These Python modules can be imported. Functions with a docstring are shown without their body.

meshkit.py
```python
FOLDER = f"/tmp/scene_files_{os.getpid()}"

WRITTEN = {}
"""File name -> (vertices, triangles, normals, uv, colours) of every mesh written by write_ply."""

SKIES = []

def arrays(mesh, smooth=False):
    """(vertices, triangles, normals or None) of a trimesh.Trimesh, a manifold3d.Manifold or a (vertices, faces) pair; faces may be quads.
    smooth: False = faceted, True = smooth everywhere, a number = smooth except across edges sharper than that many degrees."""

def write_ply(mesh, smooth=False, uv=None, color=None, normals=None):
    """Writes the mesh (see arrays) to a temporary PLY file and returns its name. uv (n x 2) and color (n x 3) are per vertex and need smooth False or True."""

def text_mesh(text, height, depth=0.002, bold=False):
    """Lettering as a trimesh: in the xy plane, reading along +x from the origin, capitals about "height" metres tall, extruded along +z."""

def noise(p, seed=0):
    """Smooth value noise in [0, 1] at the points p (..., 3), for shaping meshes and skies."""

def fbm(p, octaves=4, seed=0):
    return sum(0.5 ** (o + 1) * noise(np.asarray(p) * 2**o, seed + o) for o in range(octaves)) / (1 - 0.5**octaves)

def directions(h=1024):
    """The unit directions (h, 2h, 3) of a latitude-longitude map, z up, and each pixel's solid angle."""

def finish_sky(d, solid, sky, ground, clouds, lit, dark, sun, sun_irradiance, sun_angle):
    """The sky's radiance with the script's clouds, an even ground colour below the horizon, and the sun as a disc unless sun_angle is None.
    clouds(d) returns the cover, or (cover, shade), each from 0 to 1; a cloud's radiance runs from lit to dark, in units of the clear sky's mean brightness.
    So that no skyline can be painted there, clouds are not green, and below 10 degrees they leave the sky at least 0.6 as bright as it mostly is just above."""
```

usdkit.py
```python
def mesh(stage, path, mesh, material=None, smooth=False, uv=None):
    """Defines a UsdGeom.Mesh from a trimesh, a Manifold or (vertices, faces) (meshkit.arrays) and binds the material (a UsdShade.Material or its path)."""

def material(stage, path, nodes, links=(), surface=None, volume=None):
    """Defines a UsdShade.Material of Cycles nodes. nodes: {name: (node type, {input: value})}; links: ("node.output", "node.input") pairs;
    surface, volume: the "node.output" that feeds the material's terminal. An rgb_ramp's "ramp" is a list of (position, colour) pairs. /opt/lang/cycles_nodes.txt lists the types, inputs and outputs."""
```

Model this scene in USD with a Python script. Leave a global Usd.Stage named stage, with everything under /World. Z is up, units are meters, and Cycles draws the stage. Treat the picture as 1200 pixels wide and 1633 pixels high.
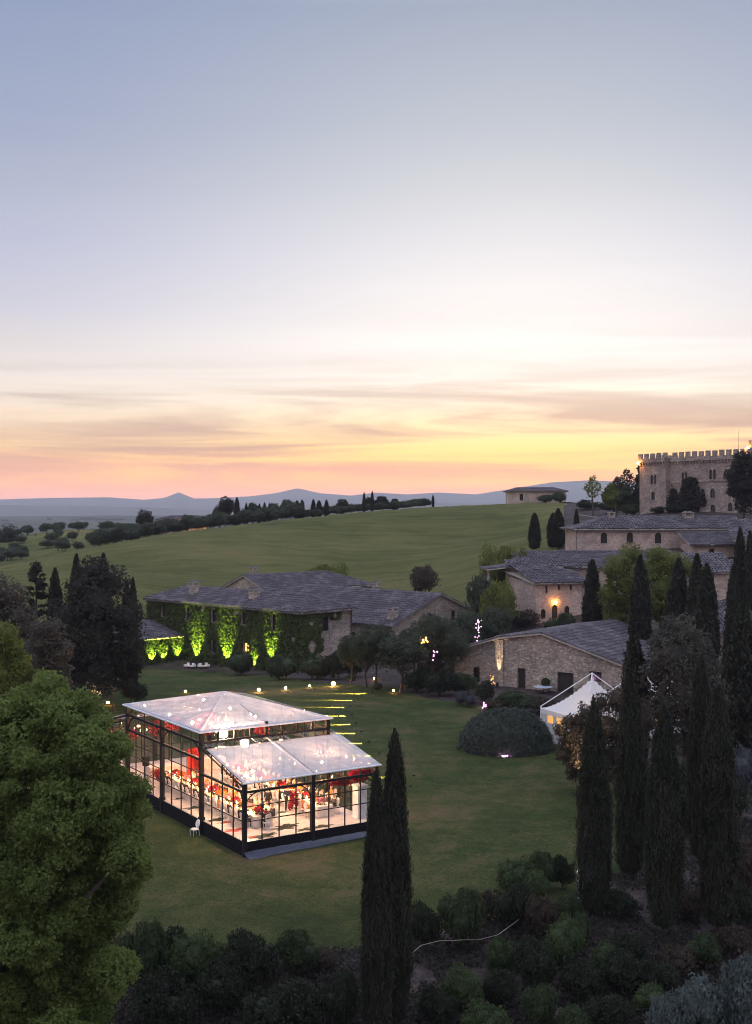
import math, random
import numpy as np, trimesh, usdkit, meshkit
import manifold3d as m3
import shapely.geometry as sg
from scipy.interpolate import RBFInterpolator, RegularGridInterpolator
from pxr import Usd, UsdGeom, UsdLux, UsdShade, Gf, Sdf
random.seed(7)
R = np.random.default_rng(7)
stage = Usd.Stage.CreateInMemory()
UsdGeom.SetStageUpAxis(stage, 'Z'); UsdGeom.SetStageMetersPerUnit(stage, 1.0)
UsdGeom.Xform.Define(stage, '/World'); UsdGeom.Scope.Define(stage, '/World/Looks')
PI = math.pi
# ------------------------------------------------------------------ camera, sky, sun, exposure
H, FP, CX, CY = 22.0, 1900.0, 600.0, 816.5          # camera height, focal length and centre in photograph pixels
cam = UsdGeom.Camera.Define(stage, '/World/Camera')
cam.AddTranslateOp().Set((0, 0, H)); cam.AddRotateXYZOp().Set((90, 0, 0))
cam.CreateHorizontalApertureAttr(36.0); cam.CreateFocalLengthAttr(36.0 * FP / 1200)
cam.CreateClippingRangeAttr((0.5, 60000.0)); cam.CreateExposureAttr(1.15)
SUN_AZ, SUN_EL = math.radians(7), math.radians(1.2)
sun = UsdLux.DistantLight.Define(stage, '/World/Sun')
sun.CreateIntensityAttr(0.06); sun.CreateAngleAttr(6.0); sun.CreateNormalizeAttr(True); sun.CreateColorAttr((1, .62, .38))
sun.AddRotateXYZOp().Set((-(90 - math.degrees(SUN_EL)), 0, -math.degrees(SUN_AZ)))

def lin(*c):
    c = np.array(c, float) / 255
    return tuple(np.where(c < .04045, c / 12.92, ((c + .055) / 1.055) ** 2.4))
HAZE, HTOP = 7.5e-5, 300.
def skyramp(rows):      # the sky is seen through the valley haze, which dims it towards the horizon
    through = lambda e: math.exp(HAZE * min(15000., (HTOP - H) / math.tan(math.radians(max(e, .3)))) * .85)
    return [(min(1, math.sin(math.radians(e)) / .6), tuple(np.array(lin(*c)) * through(e) * (.50 if e < 30 else .77))) for e, c in rows]  # sky above the view is set brighter than within it, to light the land
A_ = skyramp([(-1, (238, 150, 88)), (.8, (252, 162, 70)), (1.7, (255, 190, 74)), (2.9, (255, 214, 116)), (4.1, (252, 228, 172)), (5.3, (250, 238, 214)), (6.5, (248, 244, 236)),
              (9.4, (243, 241, 239)), (12.4, (226, 226, 229)), (15.2, (206, 209, 214)), (18, (187, 193, 203)), (23, (160, 170, 188)), (36, (200, 205, 222))])
B_ = skyramp([(-1, (226, 140, 104)), (.8, (248, 152, 78)), (1.7, (252, 182, 88)), (2.9, (248, 204, 130)), (4.1, (236, 208, 174)), (5.3, (232, 218, 202)), (6.5, (226, 217, 210)),
              (9.4, (196, 196, 209)), (12.4, (180, 184, 206)), (15.2, (166, 173, 195)), (18, (152, 163, 190)), (23, (138, 152, 184)), (36, (200, 204, 222))])
C_ = skyramp([(-1, (200, 180, 186)), (4, (214, 196, 204)), (9, (212, 202, 214)), (18, (206, 204, 220)), (36, (202, 206, 223))])  # sky behind the camera, raised as extra fill light for the land
STR = 0.1
sky = usdkit.material(stage, '/World/Looks/sky_look', {
    'tc': ('texture_coordinate', {}), 'xyz': ('separate_xyz', {}),
    'st': ('sky_texture', {'sky_type': 'single_scattering', 'sun_disc': False, 'sun_elevation': SUN_EL, 'sun_rotation': SUN_AZ, 'altitude': 300.0}),
    'flat': ('vector_math', {'math_type': 'multiply', 'vector2': (1, 1, 0)}), 'nrm': ('vector_math', {'math_type': 'normalize'}),
    'dot': ('vector_math', {'math_type': 'dot_product', 'vector2': (math.sin(SUN_AZ), math.cos(SUN_AZ), 0)}),
    'ang': ('math', {'math_type': 'arccosine'}),
    'e': ('math', {'math_type': 'divide', 'value2': .6, 'use_clamp': True}),
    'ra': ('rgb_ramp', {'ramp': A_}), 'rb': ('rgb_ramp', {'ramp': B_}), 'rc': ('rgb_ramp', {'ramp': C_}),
    'fa': ('map_range', {'range_type': 'smoothstep', 'from_min': 0.0, 'from_max': .46, 'to_min': 0.0, 'to_max': 1.0}),
    'fb': ('map_range', {'range_type': 'smoothstep', 'from_min': .46, 'from_max': 2.2, 'to_min': 0.0, 'to_max': 1.0}),
    'm1': ('mix_color', {'use_clamp': False}), 'm2': ('mix_color', {'use_clamp': False}),
    # thin sunset cloud bands
    'cm': ('mapping', {'scale': (2.0, 2.0, 30), 'rotation': (0.0, 0.03, 0), 'location': (1.3, 0.4, 2.2)}), 'cn': ('noise_texture', {'scale': 1.3, 'detail': 8.0, 'roughness': .60, 'distortion': .7}),
    'cr': ('map_range', {'range_type': 'smoothstep', 'from_min': .36, 'from_max': .62, 'to_min': 0.0, 'to_max': 1.0}),
    'cw': ('rgb_ramp', {'ramp': [(0, (.3,) * 3), (.03, (.7,) * 3), (.06, (.95,) * 3), (.12, (1,) * 3), (.165, (.7,) * 3), (.21, (.35,) * 3), (.3, (.10,) * 3), (.6, (.06,) * 3), (1, (.06,) * 3)]}),
    'cf': ('math', {'math_type': 'multiply', 'use_clamp': True}),
    'cc': ('rgb_ramp', {'ramp': skyramp([(-1, (214, 130, 96)), (1.5, (206, 138, 100)), (3, (186, 146, 120)), (5, (184, 166, 152)), (7.5, (204, 196, 192)), (12, (202, 203, 210)), (23, (165, 172, 190)), (36, (200, 204, 222))])}),
    'm3': ('mix_color', {'use_clamp': False}),
    'up': ('vector_math', {'math_type': 'scale', 'scale': 1.0 / STR}), 'mx': ('mix_color', {'fac': .93, 'use_clamp': False}), 'bg': ('background_shader', {'strength': STR})},
    [('tc.generated', 'xyz.vector'), ('tc.generated', 'flat.vector1'), ('flat.vector', 'nrm.vector1'), ('nrm.vector', 'dot.vector1'), ('dot.value', 'ang.value1'),
     ('xyz.z', 'e.value1'), ('e.value', 'ra.fac'), ('e.value', 'rb.fac'), ('e.value', 'rc.fac'), ('ang.value', 'fa.value'), ('ang.value', 'fb.value'),
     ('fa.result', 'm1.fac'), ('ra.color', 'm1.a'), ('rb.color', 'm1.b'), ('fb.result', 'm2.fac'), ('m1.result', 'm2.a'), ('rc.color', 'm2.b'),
     ('tc.generated', 'cm.vector'), ('cm.vector', 'cn.vector'), ('cn.fac', 'cr.value'), ('e.value', 'cw.fac'), ('cr.result', 'cf.value1'), ('cw.color', 'cf.value2'),
     ('e.value', 'cc.fac'), ('cf.value', 'm3.fac'), ('m2.result', 'm3.a'), ('cc.color', 'm3.b'), ('m3.result', 'up.vector1'),
     ('st.color', 'mx.a'), ('up.vector', 'mx.b'), ('mx.result', 'bg.color')], surface='bg.background')
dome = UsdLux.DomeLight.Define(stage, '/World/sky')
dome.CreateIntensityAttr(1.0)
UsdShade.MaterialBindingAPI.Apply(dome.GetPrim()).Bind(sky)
dome.GetPrim().SetCustomDataByKey('kind', 'structure')

# ------------------------------------------------------------------ helpers
used = {}
def numbered(parent, name):
    k = parent + '/' + name
    n = used.get(k, 0); used[k] = n + 1
    return k if n == 0 else f'{k}_{n:03d}'
def path_of(p): return p if isinstance(p, str) else str(p.GetPath())
def tag(o, label=None, cat=None, group=None, kind=None):
    for k, v in (('label', label), ('category', cat), ('group', group), ('kind', kind)):
        if v: o.SetCustomDataByKey(k, v)
    return o
def obj(name, mesh, mat, parent='/World', smooth=False, **kw):
    if isinstance(mesh, MB): mesh = mesh.get()
    m = usdkit.mesh(stage, numbered(path_of(parent), name), mesh, mat, smooth=smooth)
    return tag(m.GetPrim(), **kw)
def thing(name, label, cat, loc=(0, 0, 0), rotz=0, group=None, scale=None):
    x = UsdGeom.Xform.Define(stage, numbered('/World', name))
    x.AddTranslateOp().Set(tuple(map(float, loc))); x.AddRotateZOp().Set(math.degrees(rotz))
    if scale is not None: x.AddScaleOp().Set(tuple(map(float, np.broadcast_to(scale, 3))))
    return tag(x.GetPrim(), label, cat, group)
protos = {}
def place(key, build, name, label, cat, loc, rotz=0, group=None, scale=1.0):
    """One of a kind is a class prim with its parts; each thing references it."""
    if key not in protos:
        c = stage.CreateClassPrim('/World/_' + key) if False else stage.DefinePrim('/World/' + key + '_kind', 'Xform')
        c.SetSpecifier(Sdf.SpecifierClass)
        build(c); protos[key] = c
    t = thing(name, label, cat, loc, rotz, group, scale)
    t.GetReferences().AddInternalReference(protos[key].GetPath()); t.SetInstanceable(True)
    return t
class MB:
    def __init__(s): s.v, s.f, s.n = [], [], 0
    def add(s, v, f):
        v = np.asarray(v, float); f = np.asarray(f, int)
        if f.shape[1] == 4: f = np.vstack([f[:, [0, 1, 2]], f[:, [0, 2, 3]]])
        s.v.append(v); s.f.append(f + s.n); s.n += len(v); return s
    def tm(s, m, T=None):
        v = np.array(m.vertices)
        if T is not None: v = v @ np.asarray(T)[:3, :3].T + np.asarray(T)[:3, 3]
        return s.add(v, m.faces)
    def box(s, c, d, rz=0, b=0):
        m = trimesh.creation.box(d); v = np.array(m.vertices)
        ca, sa = math.cos(rz), math.sin(rz)
        v = np.stack([v[:, 0] * ca - v[:, 1] * sa, v[:, 0] * sa + v[:, 1] * ca, v[:, 2]], 1) + c
        return s.add(v, m.faces)
    def bar(s, p, q, w, h=None, up=(0, 0, 1)):
        p, q = np.array(p, float), np.array(q, float); d = q - p; L = np.linalg.norm(d); d /= L
        up = np.array(up, float)
        if abs(d @ up) > .95: up = np.array([1., 0, 0])
        a = np.cross(d, up); a /= np.linalg.norm(a); b = np.cross(a, d); h = h or w
        c = [(-w/2, -h/2), (w/2, -h/2), (w/2, h/2), (-w/2, h/2)]
        v = [p + a*i + b*j for i, j in c] + [q + a*i + b*j for i, j in c]
        return s.add(v, [[0, 1, 2, 3], [7, 6, 5, 4], [0, 4, 5, 1], [1, 5, 6, 2], [2, 6, 7, 3], [3, 7, 4, 0]])
    def tube(s, pts, rad, n=6):
        p = np.array(pts, float); rad = np.broadcast_to(rad, len(p)); t = np.gradient(p, axis=0)
        t /= np.linalg.norm(t, axis=1, keepdims=True) + 1e-12
        a = np.cross(t, np.where(np.abs(t[:, 2:]) < .9, [0, 0, 1.], [1., 0, 0])); a /= np.linalg.norm(a, axis=1, keepdims=True)
        b = np.cross(t, a); g = np.arange(n) * 2 * PI / n
        v = p[:, None] + rad[:, None, None] * (np.cos(g)[None, :, None] * a[:, None] + np.sin(g)[None, :, None] * b[:, None])
        i, j = np.meshgrid(np.arange(len(p) - 1), np.arange(n), indexing='ij')
        q = np.stack([i*n + j, i*n + (j+1) % n, (i+1)*n + (j+1) % n, (i+1)*n + j], -1).reshape(-1, 4)
        s.add(v.reshape(-1, 3), q)
        k = len(p) - 1
        caps = [[0, (j+1) % n, j] for j in range(1, n-1)] + [[k*n, k*n + j, k*n + (j+1) % n] for j in range(1, n-1)]
        return s.add(v.reshape(-1, 3), caps)
    def ball(s, c, r, sub=2):
        m = trimesh.creation.icosphere(sub); return s.add(np.array(m.vertices) * r + np.array(c), m.faces)
    def lathe(s, prof, n=12, c=(0, 0, 0)):
        p = np.array(prof, float); g = np.arange(n) * 2 * PI / n
        v = np.stack([p[:, None, 0] * np.cos(g), p[:, None, 0] * np.sin(g), np.repeat(p[:, 1:2], n, 1)], -1).reshape(-1, 3) + c
        i, j = np.meshgrid(np.arange(len(p) - 1), np.arange(n), indexing='ij')
        return s.add(v, np.stack([i*n + j, i*n + (j+1) % n, (i+1)*n + (j+1) % n, (i+1)*n + j], -1).reshape(-1, 4))
    def get(s): return trimesh.Trimesh(np.vstack(s.v), np.vstack(s.f), process=False)

# ------------------------------------------------------------------ materials
M = {}
def mat(name, nodes, links, surface, volume=None):
    M[name] = usdkit.material(stage, '/World/Looks/' + name, nodes, links, surface=surface, volume=volume); return M[name]
def plain(name, col, rough=.6, **kw):
    """Solid paint with a little uneven tone."""
    c = np.array(col, float)
    return mat(name, {'g': ('geometry', {}), 'n': ('noise_texture', {'scale': 2.3, 'detail': 5.0}), 'r': ('rgb_ramp', {'ramp': [(.3, tuple(c * .82)), (.7, tuple(np.minimum(1, c * 1.15)))]}),
                      'p': ('principled_bsdf', {'roughness': rough, **kw})}, [('g.position', 'n.vector'), ('n.fac', 'r.fac'), ('r.color', 'p.base_color')], 'p.BSDF')
def glow(name, col, strength):
    return mat(name, {'e': ('emission', {'color': tuple(col), 'strength': float(strength)})}, [], 'e.emission')
def leafmat(name, c0, c1, c2, trans=.42, patch=.25):
    """Each leaf has its own tone between c0 and c2; slow patches of younger and older growth."""
    mat(name, {'g': ('geometry', {}), 'n': ('noise_texture', {'scale': patch, 'detail': 3.0}), 'a': ('math', {'math_type': 'multiply_add', 'value2': .55}), 'b': ('math', {'math_type': 'multiply_add', 'value2': 1.1, 'value3': -.3}),
               'r': ('rgb_ramp', {'ramp': [(0, c0), (.5, c1), (1, c2)]}), 'd': ('principled_bsdf', {'roughness': .6, 'specular_ior_level': .3}), 't': ('translucent_bsdf', {}), 'm': ('mix_closure', {'fac': trans})},
        [('g.position', 'n.vector'), ('n.fac', 'b.value1'), ('g.random_per_island', 'a.value1'), ('b.value', 'a.value3'), ('a.value', 'r.fac'), ('r.color', 'd.base_color'), ('r.color', 't.color'), ('d.BSDF', 'm.closure1'), ('t.BSDF', 'm.closure2')], 'm.closure')
leafmat('leaf_oak', (.09, .13, .03), (.19, .255, .07), (.34, .42, .14), .5, patch=.7)
leafmat('leaf_young', (.10, .12, .028), (.20, .235, .06), (.33, .36, .11), .5, patch=.3)
leafmat('leaf_holm', (.024, .024, .020), (.052, .050, .042), (.10, .095, .08), patch=.4)
leafmat('leaf_holm_light', (.055, .052, .045), (.115, .108, .09), (.21, .195, .165), patch=.4)
leafmat('leaf_cypress', (.016, .018, .012), (.038, .042, .028), (.085, .085, .056), .25, .5)
leafmat('leaf_shrub', (.026, .040, .019), (.066, .092, .042), (.16, .20, .095), patch=.6); leafmat('leaf_shrub_green', (.032, .052, .02), (.08, .12, .048), (.17, .23, .10), patch=.6)
leafmat('leaf_shrub_dark', (.014, .020, .012), (.032, .044, .026), (.065, .085, .05), patch=.6)
leafmat('leaf_olive', (.045, .058, .038), (.088, .108, .07), (.15, .175, .125), patch=.3)
leafmat('leaf_lavender', (.05, .055, .07), (.10, .11, .135), (.17, .18, .21), patch=.5)
leafmat('leaf_silver', (.06, .08, .08), (.12, .15, .15), (.21, .245, .245), patch=.5)
leafmat('leaf_ivy', (.045, .065, .018), (.095, .13, .034), (.18, .225, .065), .4, .3)
leafmat('leaf_autumn', (.04, .033, .026), (.085, .066, .05), (.15, .115, .08), patch=.4)
leafmat('petal_red', (.22, .008, .02), (.42, .02, .05), (.62, .08, .13), .35, 1.)
leafmat('petal_pink', (.55, .22, .25), (.75, .42, .40), (.85, .65, .55), .35, 1.)
leafmat('petal_orange', (.45, .10, .02), (.70, .22, .05), (.80, .42, .14), .35, 1.)
plain('bark', (.06, .05, .042), .9); plain('bark_pale', (.20, .17, .13), .9)
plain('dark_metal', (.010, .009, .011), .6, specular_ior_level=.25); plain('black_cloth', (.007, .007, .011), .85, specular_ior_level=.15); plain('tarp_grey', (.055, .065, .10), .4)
plain('white_cloth', (.78, .77, .76), .8); plain('ivory_cloth', (.74, .66, .60), .85); plain('white_paint', (.72, .73, .76), .45); plain('white_floor', (.56, .50, .46), .35)
plain('wood_dark', (.055, .03, .018), .6); plain('iron_grey', (.08, .08, .09), .5); plain('stone_trim', (.34, .30, .26), .85); plain('shutter_doorway_dark', (.014, .010, .010), .6)  # near-black shutter tone also paints the dark inside open doorways
plain('dark_glass', (.012, .012, .018), .12); plain('skin', (.52, .30, .21), .55); plain('suit_black', (.012, .011, .014), .8); plain('suit_navy', (.02, .022, .04), .8)
plain('shirt_white', (.75, .73, .72), .8); plain('dress_red', (.45, .02, .02), .7); plain('dress_orange', (.60, .20, .04), .7); plain('dress_rose', (.62, .36, .33), .7); plain('hair_dark', (.02, .012, .008), .6); plain('hair_fair', (.22, .13, .06), .6)
plain('drape_red', (.60, .025, .015), .7); plain('pole_wood', (.12, .10, .09), .9); plain('pale_blue_plastic', (.45, .55, .66), .4)
def stone(name, c0, c1, c2, joint, sc=(2.6, 2.6, 5.2)):
    mat(name, {'g': ('geometry', {}), 'm': ('mapping', {'scale': sc}), 'w': ('noise_texture', {'scale': 1.2, 'detail': 3.0}), 'mw': ('mix_color', {'blend_type': 'linear_light', 'fac': .06, 'use_clamp': False}),
               'v': ('voronoi_texture', {'scale': 1.0, 'feature': 'f1'}), 'e': ('voronoi_texture', {'scale': 1.0, 'feature': 'distance_to_edge'}), 'bw': ('rgb_to_bw', {}), 'r': ('rgb_ramp', {'ramp': [(.1, c0), (.5, c1), (.9, c2)]}),
               'er': ('map_range', {'from_min': .02, 'from_max': .10, 'to_min': 0., 'to_max': 1., 'clamp': True}), 'mj': ('mix_color', {'a': joint}),
               'n': ('noise_texture', {'scale': .33, 'detail': 6.0, 'roughness': .65}), 'nr': ('rgb_ramp', {'ramp': [(.3, (.62, .60, .62)), (.7, (1.18, 1.12, 1.05))]}), 'mm': ('mix_color', {'blend_type': 'multiply', 'fac': 1., 'use_clamp': False}),
               'bp': ('bump', {'strength': .8, 'distance': .06}), 'p': ('principled_bsdf', {'roughness': .9, 'specular_ior_level': .2})},
        [('g.position', 'w.vector'), ('g.position', 'm.vector'), ('m.vector', 'mw.a'), ('w.color', 'mw.b'), ('mw.result', 'v.vector'), ('mw.result', 'e.vector'), ('v.color', 'bw.color'), ('bw.val', 'r.fac'), ('e.distance', 'er.value'),
         ('er.result', 'mj.fac'), ('r.color', 'mj.b'), ('g.position', 'n.vector'), ('n.fac', 'nr.fac'), ('mj.result', 'mm.a'), ('nr.color', 'mm.b'), ('mm.result', 'p.base_color'), ('er.result', 'bp.height'), ('bp.normal', 'p.normal')], 'p.BSDF')
stone('stone_warm', (.28, .245, .225), (.43, .375, .34), (.60, .54, .49), (.25, .215, .20))
stone('stone_castle', (.25, .205, .19), (.37, .305, .285), (.48, .41, .38), (.27, .22, .21), (1.7, 1.7, 3.2))
stone('stone_rose', (.40, .32, .285), (.53, .43, .39), (.64, .53, .49), (.42, .34, .31), (2.2, 2.2, 4.6))
mat('roof_tile', {'g': ('geometry', {}), 'r': ('rgb_ramp', {'ramp': [(0, (.055, .047, .062)), (.3, (.16, .14, .175)), (.65, (.36, .33, .41)), (1, (.72, .68, .80))]}), 'n': ('noise_texture', {'scale': .5, 'detail': 5.0, 'roughness': .7}),
                  'a': ('math', {'math_type': 'multiply_add', 'value2': .85}), 'b': ('math', {'math_type': 'multiply_add', 'value2': 1.3, 'value3': -.6}), 'p': ('principled_bsdf', {'roughness': .65, 'specular_ior_level': .4})},
    [('g.position', 'n.vector'), ('g.random_per_island', 'a.value1'), ('n.fac', 'b.value1'), ('b.value', 'a.value3'), ('a.value', 'r.fac'), ('r.color', 'p.base_color')], 'p.BSDF')
def ground(name, cols, s1, s2, stretch=(1, 1, 1), rot=0., bump=.1, dist=.15, grain=1.3, broad=1.1, band=1.5):
    mat(name, {'g': ('geometry', {}), 'm': ('mapping', {'scale': stretch, 'rotation': (0, 0, rot)}), 'n1': ('noise_texture', {'scale': s1, 'detail': 5.0, 'roughness': .6}), 'n2': ('noise_texture', {'scale': s2, 'detail': 6.0, 'roughness': .7, 'distortion': .3}),
               'n3': ('noise_texture', {'scale': 6.0, 'detail': 4.0, 'roughness': .8}),
               'a': ('math', {'math_type': 'multiply_add', 'value2': broad, 'value3': -broad/2}), 'b': ('math', {'math_type': 'multiply_add', 'value2': band}), 'c': ('math', {'math_type': 'multiply_add', 'value2': grain, 'value3': -(band - 1)/2 - grain/2}), 'c2': ('math', {'math_type': 'add'}),
               'r': ('rgb_ramp', {'ramp': cols}), 'bp': ('bump', {'strength': bump, 'distance': dist}), 'p': ('principled_bsdf', {'roughness': .95, 'specular_ior_level': .15})},
        [('g.position', 'n1.vector'), ('g.position', 'm.vector'), ('m.vector', 'n2.vector'), ('g.position', 'n3.vector'), ('n1.fac', 'a.value1'), ('n2.fac', 'b.value1'), ('a.value', 'b.value3'), ('n3.fac', 'c.value1'), ('b.value', 'c2.value1'), ('c.value', 'c2.value2'),
         ('c2.value', 'r.fac'), ('r.color', 'p.base_color'), ('n3.fac', 'bp.height'), ('bp.normal', 'p.normal')], 'p.BSDF')
ground('lawn_grass', [(.05, (.028, .044, .014)), (.35, (.044, .068, .018)), (.55, (.063, .086, .024)), (.75, (.098, .098, .038)), (.95, (.14, .105, .068))], .09, .55, bump=1., dist=.3, grain=2.4, broad=2.0)
ground('field_grass', [(.1, (.065, .085, .024)), (.35, (.125, .152, .042)), (.55, (.195, .212, .062)), (.75, (.28, .26, .095)), (.95, (.36, .24, .13))], .012, .16, stretch=(.3, 2.2, 1), rot=.3, bump=1., dist=1.2, grain=2.4, broad=1.5, band=.95)
ground('rough_ground', [(.2, (.025, .020, .021)), (.5, (.055, .044, .046)), (.8, (.10, .08, .08))], .25, 1.2, bump=.8, dist=.15)
ground('valley_woods', [(.2, (.025, .045, .03)), (.5, (.05, .075, .045)), (.7, (.085, .11, .06)), (.9, (.14, .14, .085))], .0016, .006, bump=1., dist=3.)
ground('gravel_pale', [(.2, (.20, .18, .16)), (.8, (.36, .33, .30))], .4, 3., bump=.5, dist=.05)
mat('clear_pane', {'f': ('layer_weight', {}), 'pw': ('math', {'math_type': 'power', 'value2': 5.0}), 'ma': ('math', {'math_type': 'multiply_add', 'value2': .9, 'value3': .045}), 't': ('transparent_bsdf', {'color': (.96, .96, .97)}), 'g': ('glossy_bsdf', {'roughness': .02, 'color': (1, 1, 1)}), 'm': ('mix_closure', {})},
    [('f.facing', 'pw.value1'), ('pw.value', 'ma.value1'), ('ma.value', 'm.fac'), ('t.BSDF', 'm.closure1'), ('g.BSDF', 'm.closure2')], 'm.closure')
def film(name, milk):
    mat(name, {'g0': ('geometry', {}), 'n': ('noise_texture', {'scale': 1.1, 'detail': 4.0}), 'nr': ('map_range', {'from_min': .3, 'from_max': .7, 'to_min': milk * .75, 'to_max': milk * 1.25}), 'bp': ('bump', {'strength': .25, 'distance': .05}),
               'f': ('layer_weight', {}), 'pw': ('math', {'math_type': 'power', 'value2': 4.0}), 'ma': ('math', {'math_type': 'multiply_add', 'value2': .85, 'value3': .06}), 't': ('transparent_bsdf', {'color': (.97, .97, .99)}), 'g': ('glossy_bsdf', {'roughness': .08, 'color': (1, 1, 1)}), 'd': ('diffuse_bsdf', {'color': (.80, .81, .92)}), 'tr': ('translucent_bsdf', {'color': (.66, .70, .88)}),
               'dt': ('mix_closure', {'fac': .36}), 'mk': ('mix_closure', {}), 'm': ('mix_closure', {})},
        [('g0.position', 'n.vector'), ('n.fac', 'nr.value'), ('n.fac', 'bp.height'), ('bp.normal', 'g.normal'), ('nr.result', 'mk.fac'), ('t.BSDF', 'mk.closure1'), ('d.BSDF', 'dt.closure1'), ('tr.BSDF', 'dt.closure2'), ('dt.closure', 'mk.closure2'),
         ('f.facing', 'pw.value1'), ('pw.value', 'ma.value1'), ('ma.value', 'm.fac'), ('mk.closure', 'm.closure1'), ('g.BSDF', 'm.closure2')], 'm.closure')
film('roof_film', .38)
plain('film_hem', (.70, .70, .76), .5)
mat('white_membrane', {'d': ('diffuse_bsdf', {'color': (.80, .82, .86)}), 't': ('translucent_bsdf', {'color': (.8, .8, .82)}), 'm': ('mix_closure', {'fac': .3})}, [('d.BSDF', 'm.closure1'), ('t.BSDF', 'm.closure2')], 'm.closure')
glow('lamp_warm', (1, .62, .26), 60); glow('lamp_globe', (1, .50, .17), 90); glow('lamp_white', (1, .52, .22), 1500); glow('flood_white', (1, .88, .70), 75); glow('candle_flame', (1, .42, .10), 160)
glow('lamp_amber', (1, .42, .08), 90); glow('beam_yellow', (1, .66, .11), 40); glow('uplight_lime', (.80, 1, .05), 20); glow('lamp_pink', (1, .35, .75), 30); glow('lamp_blue', (.35, .5, 1), 10); glow('window_glow', (1, .42, .10), 1.6); glow('tent_window_glow', (1, .50, .17), .42); glow('lamp_orange', (1, .42, .06), 40); glow('uplight_barn', (1, .74, .40), 20); glow('uplight_warm', (1, .72, .36), 20); glow('bud_light', (1, .36, .80), 3.5)

# ------------------------------------------------------------------ terrain
def pt(px, py, d): return np.array([(px - CX) * d / FP, d, H - (py - CY) * d / FP])
ctrl = [(x, y, 0.) for x, y in [(-60, 75), (-40, 70), (-25, 62), (0, 64), (12, 66), (-30, 85), (-8, 76), (5, 85), (0, 100), (20, 100), (-45, 110), (-20, 120), (5, 120), (-50, 140), (8, 145), (18, 142), (28, 136), (10, 158)]] + [(-30, 150, -.7), (-10, 150, -.5), (-55, 165, -1.5), (-30, 175, -2.1), (-12, 170, -1.5), (2, 165, -.6), (0, 190, -1), (-25, 192, -2.6), (-40, 186, -2.7), (-42, 205, -2), (-15, 205, 0)]
ctrl += [(-60, 50, -.5), (-20, 52, -.6), (0, 52, -.6), (18, 54, -.4), (40, 55, 0), (0, 40, -2.2), (-30, 38, -2), (30, 38, -1.5), (-80, 30, -4), (0, 20, -6), (80, 20, -5), (24, 72, .3), (36, 80, 1.), (30, 110, .8), (45, 110, 2.5), (60, 90, 3), (100, 80, 5), (-100, 60, -1), (-100, 100, 0), (-100, 150, -1), (-160, 60, -4), (-160, 150, -6)]
ctrl += [(38, 135, 2.), (45, 150, 4), (34, 165, 2.5), (55, 165, 8), (28, 185, 4.6), (38, 190, 7), (20, 185, 4), (10, 205, 4.2), (45, 205, 13), (65, 205, 14.5), (36, 216, 12.), (50, 220, 16), (75, 215, 17), (110, 180, 16), (100, 130, 9), (12, 225, 5.6)]
ctrl += [tuple(pt(*a)) for a in [(100, 955, 225), (0, 945, 240), (240, 950, 232), (400, 940, 255), (560, 930, 262), (680, 920, 265), (750, 915, 266), (790, 900, 255), (850, 878, 252), (300, 890, 290), (0, 925, 285), (150, 905, 290), (600, 880, 310), (800, 862, 320), (700, 895, 285), (860, 850, 290), (450, 885, 300), (-300, 960, 260)]]
crest = [(-350, 945, 310), (0, 905, 330), (100, 884, 340), (210, 862, 350), (300, 848, 360), (400, 836, 370), (500, 825, 380), (600, 816, 390), (720, 808, 398), (830, 803, 404)]
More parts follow.
